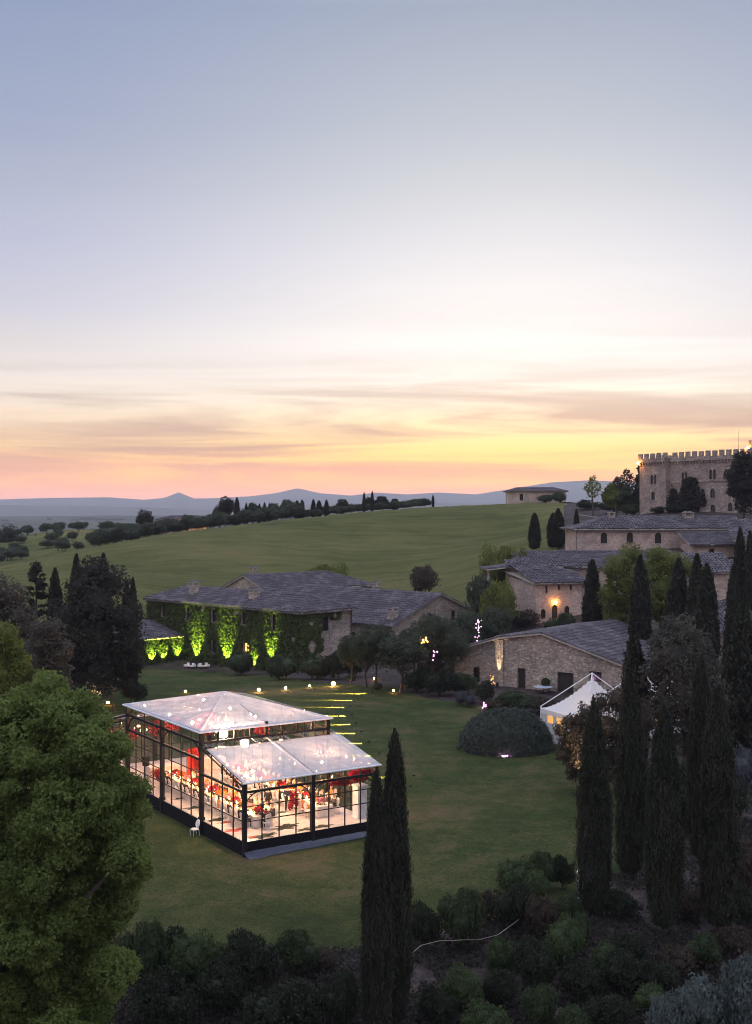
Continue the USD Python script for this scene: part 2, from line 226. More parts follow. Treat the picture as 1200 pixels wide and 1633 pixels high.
for a in crest:
    ctrl.append(tuple(pt(*a)))
    ctrl.append(tuple(pt(a[0], a[1], a[2] - 25) - [0, 0, .5]))
    if a[0] > 215:
        ctrl.append(tuple(pt(a[0], a[1], a[2] + 60) - [0, 0, 1.2])); ctrl.append(tuple(pt(a[0], a[1], a[2] + 180) - [0, 0, 16]))
ctrl += [tuple(pt(*a)) for a in [(0, 903, 385), (80, 886, 395), (0, 888, 430), (100, 872, 440), (200, 858, 430), (0, 868, 520), (100, 858, 540), (200, 852, 520), (-200, 885, 480), (905, 803, 420), (980, 812, 345), (920, 826, 330), (930, 840, 300), (1027, 818, 285), (1100, 820, 262), (1190, 822, 250), (1020, 815, 320), (1200, 800, 340), (1000, 806, 420), (1300, 800, 300)]]
ctrl += [(-200, 640, -25), (0, 660, -15), (150, 640, 5), (-100, 680, -28), (250, 500, 22), (250, 250, 28), (-250, 300, -15), (-250, 450, -12)]
ctrl = np.array(ctrl)
gx, gy = np.arange(-300, 301, 3.0), np.arange(0, 721, 3.0)
rbf = RBFInterpolator(ctrl[:, :2] / 100, ctrl[:, 2], kernel='thin_plate_spline', smoothing=.004)
GX, GY = np.meshgrid(gx, gy, indexing='ij')
grid = rbf(np.stack([GX.ravel(), GY.ravel()], 1) / 100).reshape(GX.shape)
gint = RegularGridInterpolator((gx, gy), grid)
MPX = np.array([(-900, 800), (-400, 799), (0, 797), (60, 795), (170, 793), (230, 797), (262, 794), (285, 785), (310, 795), (350, 794), (400, 791), (440, 786), (475, 778), (510, 786), (560, 790), (600, 785), (650, 788), (700, 785), (760, 788), (830, 777), (880, 769), (940, 766), (1000, 769), (1100, 775), (1200, 770), (1500, 790), (2200, 800)], float)
def far_z(x, y):
    r = np.hypot(x, y); px = CX + FP * x / np.maximum(y, 1e-3); px = np.where(y > 0, np.clip(px, -900, 2200), 2200)
    p3 = np.stack([x, y, 0 * x], -1)
    f1, f2 = meshkit.fbm(p3 / 900., 5, 3) - .5, meshkit.fbm(p3 / 2600., 4, 9) - .5
    base = np.interp(r, [0, 700, 1200, 2200, 3200, 4600, 5400, 6500, 9000, 30000], [0, -30, -62, -48, -26, 6, 2, -25, -40, -20])
    z = base + f1 * np.interp(r, [700, 1500, 5000, 9000], [10, 26, 34, 60])
    mh = (CY - np.interp(px, MPX[:, 0], MPX[:, 1])) * 12500 / FP + 22
    ridge = np.clip(1 - np.abs(r - 12500) / 3200, 0, 1) ** .8
    z = z * (1 - ridge) + mh * ridge + f2 * 30 * ridge * (1 - ridge) * 4
    mh2 = (CY - np.interp(px, [-900, 0, 200, 330, 420, 500, 700, 2200], [806, 806, 808, 812, 806, 803, 802, 806])) * 8600 / FP + 22
    r2 = np.clip(1 - np.abs(r - 8600) / 1500, 0, 1)
    return np.maximum(z, mh2 * r2 + (1 - r2) * z + f1 * 25 * r2)
def gz(x, y):
    x, y = np.broadcast_arrays(np.asarray(x, float), np.asarray(y, float))
    near = gint(np.stack([np.clip(x, -300, 300), np.clip(y, 0, 720)], -1))
    d = np.maximum(np.maximum(np.abs(x) - 200, 0) / 100, np.maximum(np.maximum(y - 600, 0) / 120, np.maximum(10 - y, 0) / 100))
    t = np.clip(d, 0, 1); t = t * t * (3 - 2 * t)
    return near * (1 - t) + far_z(x, y) * t if np.any(t > 0) else near
def G(px, py, dmin=40, dmax=650):
    """Where the line of sight through a photograph pixel meets the ground."""
    d = np.arange(dmin, dmax, .25); z = H - (py - CY) * d / FP
    g = gz((px - CX) * d / FP, d); k = np.argmax(z <= g)
    if not (z <= g).any(): k = len(d) - 1
    return np.array([(px - CX) * d[k] / FP, d[k], float(g[k])])
def on(px, d):
    x = (px - CX) * d / FP; return np.array([x, d, float(gz(x, d))])
ang = np.concatenate([np.linspace(-24, 24, 330), np.linspace(24, 70, 50)[1:], np.linspace(70, 290, 40)[1:], np.linspace(290, 336, 50)[1:-1]])
ang = np.radians(ang)
rad = np.concatenate([[2], np.linspace(8, 40, 10), np.linspace(42, 230, 150), np.geomspace(232, 700, 130), np.geomspace(712, 16500, 190)])
RR, AA = np.meshgrid(rad, ang, indexing='ij')
TX, TY = RR * np.sin(AA), RR * np.cos(AA)
import shapely
lawn_poly = sg.Polygon([(-60, 63), (-20, 61.5), (-8, 60), (0, 60), (4, 63), (10, 66), (15, 72), (18, 84), (21, 98), (22, 112), (19, 122), (16, 134), (6, 141), (2, 152), (-8, 160), (-14, 172), (-24, 182), (-36, 190), (-70, 184)]).buffer(3).buffer(-3)
ln = shapely.boundary(lawn_poly); pts_ = shapely.points(TX.ravel(), TY.ravel()); dd = shapely.distance(ln, pts_); nearb = np.nonzero((dd < .75) & (TY.ravel() > 40))[0]
for k in nearb:   # the lawn's edge is clean, not stepped
    c_ = ln.interpolate(ln.project(pts_[k])); TX.ravel()[k] = c_.x; TY.ravel()[k] = c_.y
TZ = gz(TX, TY)
micro = (meshkit.fbm(np.stack([TX, TY, 0 * TX], -1) / 6., 3, 4) - .5)
TZ = TZ + micro * np.interp(RR, [60, 190, 230, 400, 700], [.12, .15, .9, 1.1, 0])
tv = np.stack([TX, TY, TZ], -1).reshape(-1, 3)
nr, na = len(rad), len(ang)
ii, jj = np.meshgrid(np.arange(nr - 1), np.arange(na), indexing='ij')
tf = np.stack([ii*na + jj, ii*na + (jj+1) % na, (ii+1)*na + (jj+1) % na, (ii+1)*na + jj], -1).reshape(-1, 4)[:, ::-1]
cen = tv[tf].mean(1); cr = np.hypot(cen[:, 0], cen[:, 1])
inl = shapely.contains_xy(lawn_poly, cen[:, 0], cen[:, 1])
far = cr > 640
fieldm = (~far) & (~inl) & (cen[:, 1] > 198) & (cen[:, 0] < .17 * cen[:, 1] - 4)
rough = ~(inl | far | fieldm)
for nm, mk, ml in (('lawn', inl, 'lawn_grass'), ('field', fieldm, 'field_grass'), ('ground', rough, 'rough_ground'), ('hills', far, 'valley_woods')):
    fs = tf[mk]; u, inv = np.unique(fs, return_inverse=True)
    obj(nm, (tv[u], inv.reshape(fs.shape)), M[ml], smooth=True, kind='structure')

# ------------------------------------------------------------------ buildings
def V(x, y, z=0.): return np.array([x, y, z], float)
def unit(v): return v / np.linalg.norm(v)
def prism(poly, z0, z1):
    return trimesh.creation.extrude_polygon(poly, z1 - z0, engine='earcut').apply_translation([0, 0, z0])
def wall_mesh(outline, holes, o, dr, thick, inward):
    """A wall of real thickness: outline in (along, height), with openings cut through."""
    p = sg.Polygon(outline)
    for h in holes: p = p.difference(h)
    mb = MB()
    for g in getattr(p, 'geoms', [p]):
        m = trimesh.creation.extrude_polygon(g, thick, engine='earcut'); v = np.array(m.vertices)
        w = o + v[:, :1] * dr + np.array([0, 0, 1.]) * v[:, 1:2] + v[:, 2:3] * inward
        f = m.faces if np.dot(np.cross(dr, [0, 0, 1]), inward) > 0 else m.faces[:, ::-1]
        mb.add(w, f)
    return mb
def rect(s, z, w, h): return sg.box(s - w/2, z, s + w/2, z + h)
def arch(s, z, w, h):
    return sg.Polygon([(s - w/2, z), (s + w/2, z)] + [(s + w/2*math.cos(a), z + h - w/2 + w/2*math.sin(a)) for a in np.linspace(0, PI, 7)])
def opening(t, hole, o, dr, inward, kind='window', lit=None, frame=True, panel='dark_glass'):
    x0, z0, x1, z1 = hole.bounds; w, h = x1 - x0, z1 - z0
    at = lambda s, z, d: o + dr * s + V(0, 0, z) + inward * d
    p = trimesh.creation.extrude_polygon(hole.buffer(.02), .03, engine='earcut'); v = np.array(p.vertices)
    pane = (o + v[:, :1] * dr + V(0, 0, 1) * v[:, 1:2] + inward * (v[:, 2:3] + .26), p.faces)
    win = obj(kind, pane, lit or M[panel], t)
    if frame:
        fr = MB()
        for s in (x0 + .04, (x0 + x1) / 2, x1 - .04): fr.bar(at(s, z0, .22), at(s, z1 - .04, .22), .07, .05, up=inward)
        for z in ((z0 + .04, z0 + h * .55, z1 - .05) if kind == 'window' else (z1 - .05,)): fr.bar(at(x0, z, .215), at(x1, z, .215), .06, .05, up=inward)
        obj('frame', fr, M['shutter_doorway_dark'], win)
    if kind == 'window':
        sl = MB(); sl.bar(at(x0 - .12, z0 - .05, .08), at(x1 + .12, z0 - .05, .08), .36, .1, up=(0, 0, 1)); obj('sill', sl, M['stone_trim'], win)
    return win
def tiles(poly3, down, mb_t, mb_s, rng, step=.46, length=.8, lift=.07):
    """Rows of barrel tiles over one roof plane, each a little out of line."""
    P = np.array(poly3, float); n = unit(np.cross(P[1] - P[0], P[2] - P[0])); n = n if n[2] > 0 else -n
    t = unit(down - n * (down @ n)); s = np.cross(n, t); o = P[0]
    q = np.stack([(P - o) @ s, (P - o) @ t], 1); pg = sg.Polygon(q)
    a0, b0, a1, b1 = pg.bounds
    sa, tb = np.meshgrid(np.arange(a0 + step/2, a1, step), np.arange(b0, b1 + length, length), indexing='ij')
    tb = tb + rng.uniform(-.16, .16, (len(sa), 1))*length; sa = sa + 0*tb; sa, tb = sa.ravel(), tb.ravel()
    k = shapely.contains_xy(pg.buffer(.12), sa, tb - length * .4); sa, tb = sa[k], tb[k]
    N = len(sa); sa = sa + rng.normal(0, .025, N); tb = tb + rng.normal(0, .04, N); r = step * .5 * rng.uniform(.88, 1.08, N); tw = rng.normal(0, .05, N); up = rng.uniform(0, .035, N)
    g = np.linspace(0, PI, 5); C = np.cos(g); S = np.sin(g)
    prof = []
    for end, (dt, sc, dz) in enumerate([(-length * 1.02, .82, 0.), (.03, 1.0, .035)]):
        ss = sa[:, None] + C[None] * (r * sc)[:, None] + (tw * (dt))[:, None]
        zz = S[None] * (r * sc * 1.0)[:, None] + dz + up[:, None] + lift
        prof.append(o + ss[..., None] * s + (tb[:, None, None] + dt) * t + zz[..., None] * n)
    v = np.concatenate(prof, 1).reshape(-1, 3); b = (np.arange(N) * 10)[:, None, None]
    f = np.array([[i, i+1, i+6, i+5] for i in range(4)] )[None] + b
    f2 = np.array([[5, 6, 7], [5, 7, 8], [5, 8, 9]])[None] + b
    mb_t.add(v, f.reshape(-1, 4)); mb_t.add(v, f2.reshape(-1, 3))
    top = P + n * .05; bot = P - n * .12; m = len(P)
    faces = [[0, i, i+1] for i in range(1, m-1)] + [[m, m+i+1, m+i] for i in range(1, m-1)]
    for i in range(m):
        j = (i + 1) % m; faces += [[i, j, m + j], [i, m + j, m + i]]
    mb_s.add(np.vstack([top, bot]), faces)
def ridge_caps(p, q, mb, rng):
    p, q = np.array(p, float), np.array(q, float); L = np.linalg.norm(q - p); d = (q - p) / L
    for k in np.arange(0, L, .5):
        a = p + d * k + V(0, 0, .07 + rng.uniform(0, .03)); mb.tube([a, a + d * min(.52, L - k + .02)], [.15, .18], 6)
def roof(t, planes, ridges, seed, step=.46, length=.8):
    rng = np.random.default_rng(seed); a, b, c = MB(), MB(), MB()
    for poly, down in planes: tiles(poly, np.array(down, float), a, b, rng, step, length)
    rf = obj('roof', b, M['stone_trim'], t)
    tag(obj('roof_tiles', a, M['roof_tile'], rf), kind='stuff')
    for p, q in ridges: ridge_caps(p, q, c, rng)
    if ridges: obj('ridge_tiles', c, M['roof_tile'], rf)
    return rf
def gutter(t, p, q, dn=None):
    g = MB(); g.bar(p, q, .13, .12); obj('gutter', g, M['iron_grey'], t)
    if dn is not None:
        d = MB(); d.tube([dn[0], dn[1]], .06, 6); obj('downpipe', d, M['iron_grey'], t)
def chimney(t, base, w, h, rz, mt='stone_warm', cap=True):
    c = MB(); c.box(base + V(0, 0, h/2 - .6), (w, w, h + 1.2), rz); ch = obj('chimney', c, M[mt], t)
    d = MB(); d.box(base + V(0, 0, h + .04), (w + .22, w + .22, .12), rz)
    ca, sa = math.cos(rz), math.sin(rz)
    for i in (-1, 1):
        for j in (-1, 1):
            x, y = i * (w/2 - .1), j * (w/2 - .1); d.box(base + V(x*ca - y*sa, x*sa + y*ca, h + .35), (.2, .2, .52), rz)
    d.box(base + V(0, 0, h + .66), (w + .2, w + .2, .1), rz)
    obj('chimney_cap', d, M['stone_trim'], ch)
    e = MB()
    for s in (-1, 1):
        x = s * w * .24; e.add(np.array([[-w*.25, -w*.55, 0], [w*.25, -w*.55, 0], [w*.25, w*.55, 0], [-w*.25, w*.55, 0], [0, -w*.55, .26], [0, w*.55, .26]]) @ np.array([[ca, sa, 0], [-sa, ca, 0], [0, 0, 1]]) + base + V(x*ca, x*sa, h + .71),
              [[0, 1, 4], [3, 5, 2], [0, 4, 5], [0, 5, 3], [1, 2, 5], [1, 5, 4]])
    obj('chimney_tiles', e, M['roof_tile'], ch)
def leaf_cards(P, N, size, rng, up=None, aspect=.55, spread=.9):
    """Folded leaves or sprigs at points P facing roughly N."""
    n = len(P); size = np.broadcast_to(size, n) * rng.uniform(.65, 1.35, n)
    d = N + rng.normal(0, spread, (n, 3)); d /= np.linalg.norm(d, axis=1, keepdims=True) + 1e-9
    a = rng.normal(0, 1, (n, 3)) if up is None else up + rng.normal(0, .35, (n, 3))
    a -= d * (a * d).sum(1, keepdims=True); a /= np.linalg.norm(a, axis=1, keepdims=True) + 1e-9
    b = np.cross(d, a); L = size[:, None] * .5; W = L * aspect
    v = np.stack([P - a*L, P + b*W + d*W*.35, P + a*L, P - b*W + d*W*.35], 1).reshape(-1, 3)
    k = np.arange(n)[:, None] * 4
    return v, np.vstack([k + [0, 1, 2], k + [0, 2, 3]])
def gabled(t, O, dl, dw, L, W, ez, rz, mt, front_holes=(), gable_holes=(), over=.45, seed=1, base=-2., rr=.5, back_gable=True, tile=(.46, .8), z0=0.):
    """O: near corner on plan; dl along the eaves, dw across. rr: where the ridge lies across the width. Heights are absolute."""
    zr = lambda s: ez + (rz - ez) * min(s / (rr * W), (W - s) / ((1 - rr) * W))
    o = V(O[0], O[1], 0)
    obj('wall', wall_mesh([(0, base), (L, base), (L, ez), (0, ez)], [h for h, *_ in front_holes], o, dl, .45, dw), M[mt], t)
    obj('wall', wall_mesh([(0.45, base), (W, base), (W, ez), (rr * W, rz), (.45, zr(.45))], [h for h, *_ in gable_holes], o, dw, .45, dl), M[mt], t)
    obj('wall', wall_mesh([(0, base), (L, base), (L, ez), (0, ez)], [], o + dw * W, dl, .45, -dw), M[mt], t)
    if back_gable: obj('wall', wall_mesh([(0.45, base), (W - .45, base), (W - .45, zr(W - .45)), (rr * W, rz), (.45, zr(.45))], [], o + dl * L, dw, .45, -dl), M[mt], t)
    for h, *k in front_holes: opening(t, h, o, dl, dw, *k)
    for h, *k in gable_holes: opening(t, h, o, dw, dl, *k)
    sl1, sl2 = (rz - ez) / (rr * W), (rz - ez) / ((1 - rr) * W)
    Z = V(0, 0, 1); u = V(0, 0, .12)
    A = o - dl * over - dw * over + Z * (ez - sl1 * over) + u; B = o + dl * (L + over) - dw * over + Z * (ez - sl1 * over) + u
    C, D = o + dl * (L + over) + dw * rr * W + Z * rz + u, o - dl * over + dw * rr * W + Z * rz + u
    E, F = o - dl * over + dw * (W + over) + Z * (ez - sl2 * over) + u, o + dl * (L + over) + dw * (W + over) + Z * (ez - sl2 * over) + u
    roof(t, [([A, B, C, D], -dw - Z), ([D, C, F, E], dw - Z)], [(D, C)], seed, *tile)
    gutter(t, A - Z * .12, B - Z * .12)

q45 = lambda px, py, z: V((px - CX) * (FP * (H - z) / (py - CY)) / FP, FP * (H - z) / (py - CY), z)
# --- the ivy-clad farmhouse
O1 = q45(480, 977, 7.); E1 = q45(236, 954.7, 7.); dl1 = unit(E1 - O1); L1 = np.linalg.norm(E1 - O1); dw1 = np.array([-dl1[1], dl1[0], 0]); dw1 = dw1 if dw1[1] > 0 else -dw1
W1 = 10.5
t = thing('ivy_farmhouse', 'long two-storey farmhouse smothered in ivy, lit by lime-green uplights', 'house')
def s_of(px):    # distance along the front from the near corner for a picture column
    s = np.linspace(0, L1, 400); x = O1[0] + dl1[0] * s; y = O1[1] + dl1[1] * s; return float(np.interp(-px, -(CX + FP * x / y), s))
fh = [(rect(s_of(438), 3.9, 1.25, 2.5), 'window'), (rect(s_of(390), 4.3, 1.3, 1.9), 'window'), (rect(s_of(342), 4.2, 1.3, 2.0), 'window'), (rect(s_of(301), 4.2, 1.3, 2.0), 'window'), (rect(s_of(262), 4.2, 1.3, 2.0), 'window'),
      (rect(s_of(343), -.8, 1.5, 2.1), 'window'), (rect(s_of(393), .05, 1.3, 1.4), 'window', M['window_glow'])]
gh = [(rect(5.0, 3.9, 1.3, 2.2), 'window')]
O = V(O1[0], O1[1]); Z1 = V(0, 0, 1)
obj('wall', wall_mesh([(0, -4), (L1, -4), (L1, 7), (0, 7)], [h for h, *_ in fh], O, dl1, .45, dw1), M['stone_warm'], t)
obj('wall', wall_mesh([(.45, -4), (W1, -4), (W1, 7), (.45, 7)], [h for h, *_ in gh], O, dw1, .45, dl1), M['stone_warm'], t)
obj('wall', wall_mesh([(0, -4), (L1, -4), (L1, 7), (0, 7)], [], O + dw1 * W1, dl1, .45, -dw1), M['stone_warm'], t)
obj('wall', wall_mesh([(.45, -4), (W1 - .45, -4), (W1 - .45, 7), (.45, 7)], [], O + dl1 * L1, dw1, .45, -dl1), M['stone_warm'], t)
for h, *k in fh: opening(t, h, O, dl1, dw1, *k)
for h, *k in gh: opening(t, h, O, dw1, dl1, *k)
ov = .6; ez, rz1 = 6.95, 9.1
c00, c10, c11, c01 = O - dl1*ov - dw1*ov + Z1*ez, O + dl1*(L1+ov) - dw1*ov + Z1*ez, O + dl1*(L1+ov) + dw1*(W1+ov) + Z1*ez, O - dl1*ov + dw1*(W1+ov) + Z1*ez
r0, r1 = O + dl1*4.6 + dw1*W1/2 + Z1*rz1, O + dl1*(L1-4.6) + dw1*W1/2 + Z1*rz1
roof(t, [([c00, c10, r1, r0], -dw1 - Z1), ([c01, c00, r0], -dl1 - Z1), ([c11, c01, r0, r1], dw1 - Z1), ([c10, c11, r1], dl1 - Z1)], [(r0, r1), (r0, c00), (r0, c01), (r1, c10), (r1, c11)], 11)
gutter(t, c00 - Z1*.15, c10 - Z1*.15, (O + dw1*(W1 - .1) - dl1*.1 + Z1*6.8, O + dw1*(W1 - .1) - dl1*.1 + Z1*-.2)); gutter(t, c00 - Z1*.15, c01 - Z1*.15)
yaw1 = math.atan2(dl1[1], dl1[0])
for px, zt in ((289, 8.0), (385, 7.6)):
    b = O + dl1 * (s_of(px)) + dw1 * 2.6; chimney(t, b + Z1 * zt, 1.25, 1.5, yaw1)
# ivy: thick over the front, thinning out round the corner
N = 20000; s = R.uniform(0, L1, N); z = R.uniform(-3, 7, N)
dens = meshkit.fbm(np.stack([s / 3., z / 3., 0 * s], -1), 3, 5)
keep = dens > .26
for h, *_ in fh: x0, z0, x1, z1 = h.bounds; keep &= ~((s > x0 - .12) & (s < x1 + .12) & (z > z0 - .1) & (z < z1 + .05))
s, z = s[keep], z[keep]; P = O + s[:, None] * dl1 + z[:, None] * Z1 - dw1 * (R.uniform(.05, .5, len(s)) * np.interp(z, [-3, 2, 7], [1.3, 1, .7]))[:, None]
a = leaf_cards(P, -dw1 + Z1 * .5, .42, R, None, .8, .55); iv = MB().add(*a)
N = 5200; s = R.uniform(-.2, 8, N); z = R.uniform(-2, 7, N); d = meshkit.fbm(np.stack([s / 2., z / 2., 0 * s + 9], -1), 3, 8); k = (d > .30 + .055 * s - np.where(z > 5.6, .28, 0)) & ~((s > 4.2) & (s < 5.8) & (z > 3.8) & (z < 6.2)) & ((s < 4.3) | (z > 4.6))
P = O + s[k, None] * dw1 + z[k, None] * Z1 - dl1 * R.uniform(.05, .35, k.sum())[:, None]
iv.add(*leaf_cards(P, -dl1 + Z1 * .5, .42, R, None, .8, .55)); tag(obj('ivy', iv, M['leaf_ivy'], t), kind='stuff')
# low annex on the left, ivy too
Oa = O + dl1 * s_of(293) - dw1 * .1; dla, dwa = -dw1, dl1     # its front runs from the farmhouse wall towards the camera
t = thing('ivy_annex', 'low side wing with tiled roof and three glowing ivy patches', 'outbuilding')
ea, La = 1.3, 15.
obj('wall', wall_mesh([(0, -5), (La, -5), (La, ea), (0, ea)], [], Oa, dla, .4, dwa), M['stone_warm'], t)
obj('wall', wall_mesh([(.4, -5), (8, -5), (8, ea + 1.7), (.4, ea)], [], Oa + dla * La, dwa, .4, -dla), M['stone_warm'], t)
A_a = Oa - dwa*.5 + Z1*ea; roof(t, [([A_a, A_a + dla*(La + .5), A_a + dla*(La + .5) + dwa*9 + Z1*2.0, A_a + dwa*9 + Z1*2.0], -dwa - Z1)], [], 12, .46, .8)
N = 6000; s = R.uniform(0, La, N); z = R.uniform(-4.2, ea - .1, N); P = Oa + s[:, None]*dla + z[:, None]*Z1 - dwa * R.uniform(.05, .4, N)[:, None]
tag(obj('ivy', MB().add(*leaf_cards(P, -dwa + Z1*.5, .4, R, None, .8, .55)), M['leaf_ivy'], t), kind='stuff')
sa_of = lambda px: float(np.interp(-px, -(CX + FP * (Oa[0] + dla[0]*np.linspace(0, 15, 100)) / (Oa[1] + dla[1]*np.linspace(0, 15, 100))), np.linspace(0, 15, 100)))
def spot(t, pos, d, power, col, cone, soft=.6, radius=.04):
    """The beam of a real lamp: it sits in the lamp's lens and shines along d."""
    l = UsdLux.SphereLight.Define(stage, str(t.GetPath()) + '/beam'); l.CreateRadiusAttr(radius); l.CreateIntensityAttr(float(power)); l.CreateNormalizeAttr(True); l.CreateColorAttr(Gf.Vec3f(*col))
    sh = UsdLux.ShapingAPI.Apply(l.GetPrim()); sh.CreateShapingConeAngleAttr(float(cone)); sh.CreateShapingConeSoftnessAttr(float(soft))
    Rm = trimesh.geometry.align_vectors([0, 0, -1], d)[:3, :3]; m = Gf.Matrix4d(1.0)
    for i in range(3):
        for j in range(3): m[j, i] = float(Rm[i, j])
    m.SetTranslateOnly(Gf.Vec3d(*map(float, pos))); l.AddTransformOp().Set(m)
BEAM = {'uplight_lime': ((.82, 1, .12), 3600., 32), 'uplight_barn': ((1, .74, .40), 700., 12), 'uplight_warm': ((1, .72, .36), 900., 24)}
def uplight(loc, mtl, label, group=None, r=.1, direction=(0, 0, 1), name='garden_uplight', rim=.22, gain=1.):
    t = thing(name, label, 'garden lamp', loc, 0, group); d = unit(np.array(direction, float))
    p0 = V(0, 0, .08); c = MB()
    rot = trimesh.geometry.align_vectors([0, 0, 1], d); prof = [(r*.9, -.12), (r*1.15, -.1), (r*1.15, rim), (r*1.05, rim), (r*1.02, .05), (0, .045)]
    m = MB().lathe([(0.001, -.12)] + prof, 10).get(); m.apply_transform(rot); m.apply_translation(p0 + V(0, 0, .1)); obj('housing', m, M['dark_metal'], t)
    m = MB().lathe([(.001, .06), (r*.95, .06), (r*.95, .075), (.001, .08)], 10).get(); m.apply_transform(rot); m.apply_translation(p0 + V(0, 0, .1)); obj('lens', m, mtl, t); c_, p_, a_ = BEAM[mtl.GetPrim().GetName()]; spot(t, p0 + V(0, 0, .1) + d*.2, d, p_*gain, c_, a_)
    obj('ground_spike', MB().tube([V(0, 0, -.25), p0 + V(0, 0, .05)], [.015, .025], 6), M['dark_metal'], t)
    return t
Zu = lambda p: V(p[0], p[1], float(gz(p[0], p[1])))
for px, lb in ((318, 'lime uplight under the second upper window from the left of the ivy house'), (366, 'lime uplight beside the glowing ground-floor window of the ivy house')):
    uplight(Zu(O + dl1 * s_of(px) - dw1 * 1.7), M['uplight_lime'], lb, r=.13, direction=dw1 * .42 + Z1)
uplight(Zu(O + dl1 * s_of(437) - dw1 * 1.6) + Z1 * 1.2, M['uplight_lime'], 'lime uplight on the ivy below the arched upper window', r=.10, direction=dw1 * .55 + Z1, gain=.5)
uplight(Zu(O + dl1 * s_of(409) - dw1 * 1.5), M['uplight_lime'], 'lime uplight low between two clipped bushes by the ivy house', r=.07, direction=dw1 * .8 + Z1, gain=.3)
for px, lb in ((281, 'right'), (258, 'middle'), (240, 'left')):
    uplight(Zu(Oa + dla * sa_of(px) - dwa * 1.3), M['uplight_lime'], f'lime uplight at the foot of the low annex, {lb} of three', r=.07, direction=dwa * .6 + Z1, gain=.4)

# --- big barn behind it, gable towards the right
Ob = q45(625, 999, 4.); Ob[2] = 0
t = thing('stone_barn', 'large stone barn with broad tiled roof and two windows in its gable', 'barn')
gabled(t, Ob, dl1, dw1, 38., 22.6, 4.0, 8.4, 'stone_warm', [(rect(4, .6, 1.3, 1.9), 'window'), (rect(9, .6, 1.3, 1.9), 'window')], [(rect(9.0, 4.4, .75, 1.1), 'window'), (rect(14.6, 4.0, 1.0, 1.7), 'window')], seed=13)
chimney(t, Ob + dl1*1.6 + dw1*1.8 + Z1*4.9, 1.25, 1.2, yaw1)
chimney(t, Ob + dl1*16 + dw1*12.5 + Z1*8.0, 1.0, 1.0, yaw1)
# --- rear wing, ridge across
Ow = V(-24.5, 222.8); dlw = dw1; dww = -dl1
Ow0 = Ow + dl1 * 6.5
t = thing('rear_wing', 'rear farmhouse wing whose high hipped roof rises behind the ivy house', 'house')
LW, WW = 27., 13.
obj('wall', wall_mesh([(0, -2), (LW, -2), (LW, 7.4), (0, 7.4)], [], Ow0 - dl1 * 13, dlw, .45, dl1), M['stone_warm'], t)
obj('wall', wall_mesh([(.45, -2), (WW, -2), (WW, 7.4), (WW/2, 10.2), (.45, 7.45)], [], Ow0, -dl1, .45, dlw), M['stone_warm'], t)
k0, k1, k2, k3 = Ow0 - dlw*.5 + dl1*.5 + Z1*7.3, Ow0 + dlw*(LW+.5) + dl1*.5 + Z1*7.3, Ow0 + dlw*(LW+.5) - dl1*13.5 + Z1*7.3, Ow0 - dlw*.5 - dl1*13.5 + Z1*7.3
g0, g1 = Ow0 - dlw*.5 - dl1*6.5 + Z1*10.1, Ow0 + dlw*(LW - 6.5) - dl1*6.5 + Z1*10.1
roof(t, [([k3, k2, g1, g0], -dl1 - Z1), ([k1, k0, g0, g1], dl1 - Z1), ([k2, k1, g1], dlw - Z1)], [(g0, g1), (g1, k2)], 14)
chimney(t, Ow0 + dlw*4 - dl1*4.2 + Z1*9.2, 1.2, 1.5, yaw1)

# --- the low barn on the right with the floodlit corner pilaster
Ap = V(20.5, 146); dg = unit(V(.8, -.6)); dr_ = unit(V(12.4, 16.5)); dr_ = unit(dr_ - dg * (dr_ @ dg))
t = thing('garden_barn', 'low stone barn with lit corner pilaster beside the lawn', 'barn')
sl = lambda px: float(np.interp(px, CX + FP * (Ap[0] + dg[0]*np.linspace(-16, 14, 200)) / (Ap[1] + dg[1]*np.linspace(-16, 14, 200)), np.linspace(-16, 14, 200)))
out = [(-13.0, -2), (12.5, -2), (12.5, 3.4), (0, 7.0), (-6.1, 6.1), (-13.0, 4.0)]
hs = [(rect(sl(832), -.05, 1.15, 2.65), 'door'), (rect(sl(902), -.05, 2.2, 2.6), 'door'), (rect(sl(760), .3, 1.0, 1.9), 'window'), (rect(sl(950), 1.8, 1.6, 1.2), 'window')]
obj('wall', wall_mesh(out, [h for h, *_ in hs], Ap, dg, .5, dr_), M['stone_warm'], t)
for h, k in hs: opening(t, h, Ap, dg, dr_, k, None, k == 'window', 'shutter_doorway_dark' if k == 'door' else 'dark_glass')  # near-black door panels paint the shade of the open doorways
obj('wall', wall_mesh([(0.5, -2), (20, -2), (20, 3.4), (.5, 3.4)], [], Ap + dg*12.5, dr_, .5, -dg), M['stone_warm'], t)
obj('wall', wall_mesh([(0.5, -2), (20, -2), (20, 4.0), (.5, 4.0)], [], Ap - dg*13, dr_, .5, dg), M['stone_warm'], t)
pil = MB().bar(Ap - dg*6.1 - dr_*.12 + Z1*-1, Ap - dg*6.1 - dr_*.12 + Z1*5.95, 1.1, .3, up=dr_); obj('pilaster', pil, M['stone_warm'], t)
fo = -dr_*.45; bk = dr_*20.4
pA, pB, pC, pD = Ap + Z1*7.1, Ap + dg*13.1 + Z1*(7.1 - 3.6*13.1/12.5), Ap - dg*6.1 + Z1*6.2, Ap - dg*13.6 + Z1*(4.1 - .19)
roof(t, [([pA + fo, pB + fo, pB + bk, pA + bk], dg - Z1), ([pC + fo, pA + fo, pA + bk, pC + bk], -dg - Z1*.1), ([pD + fo, pC + fo, pC + bk, pD + bk], -dg - Z1)], [(pA + fo, pA + bk)], 15)
uplight(Zu(Ap - dg*6.1 - dr_*.75), M['uplight_barn'], 'warm uplight at the foot of the barn corner pilaster', r=.13, direction=dr_*.07 + Z1, rim=.4)
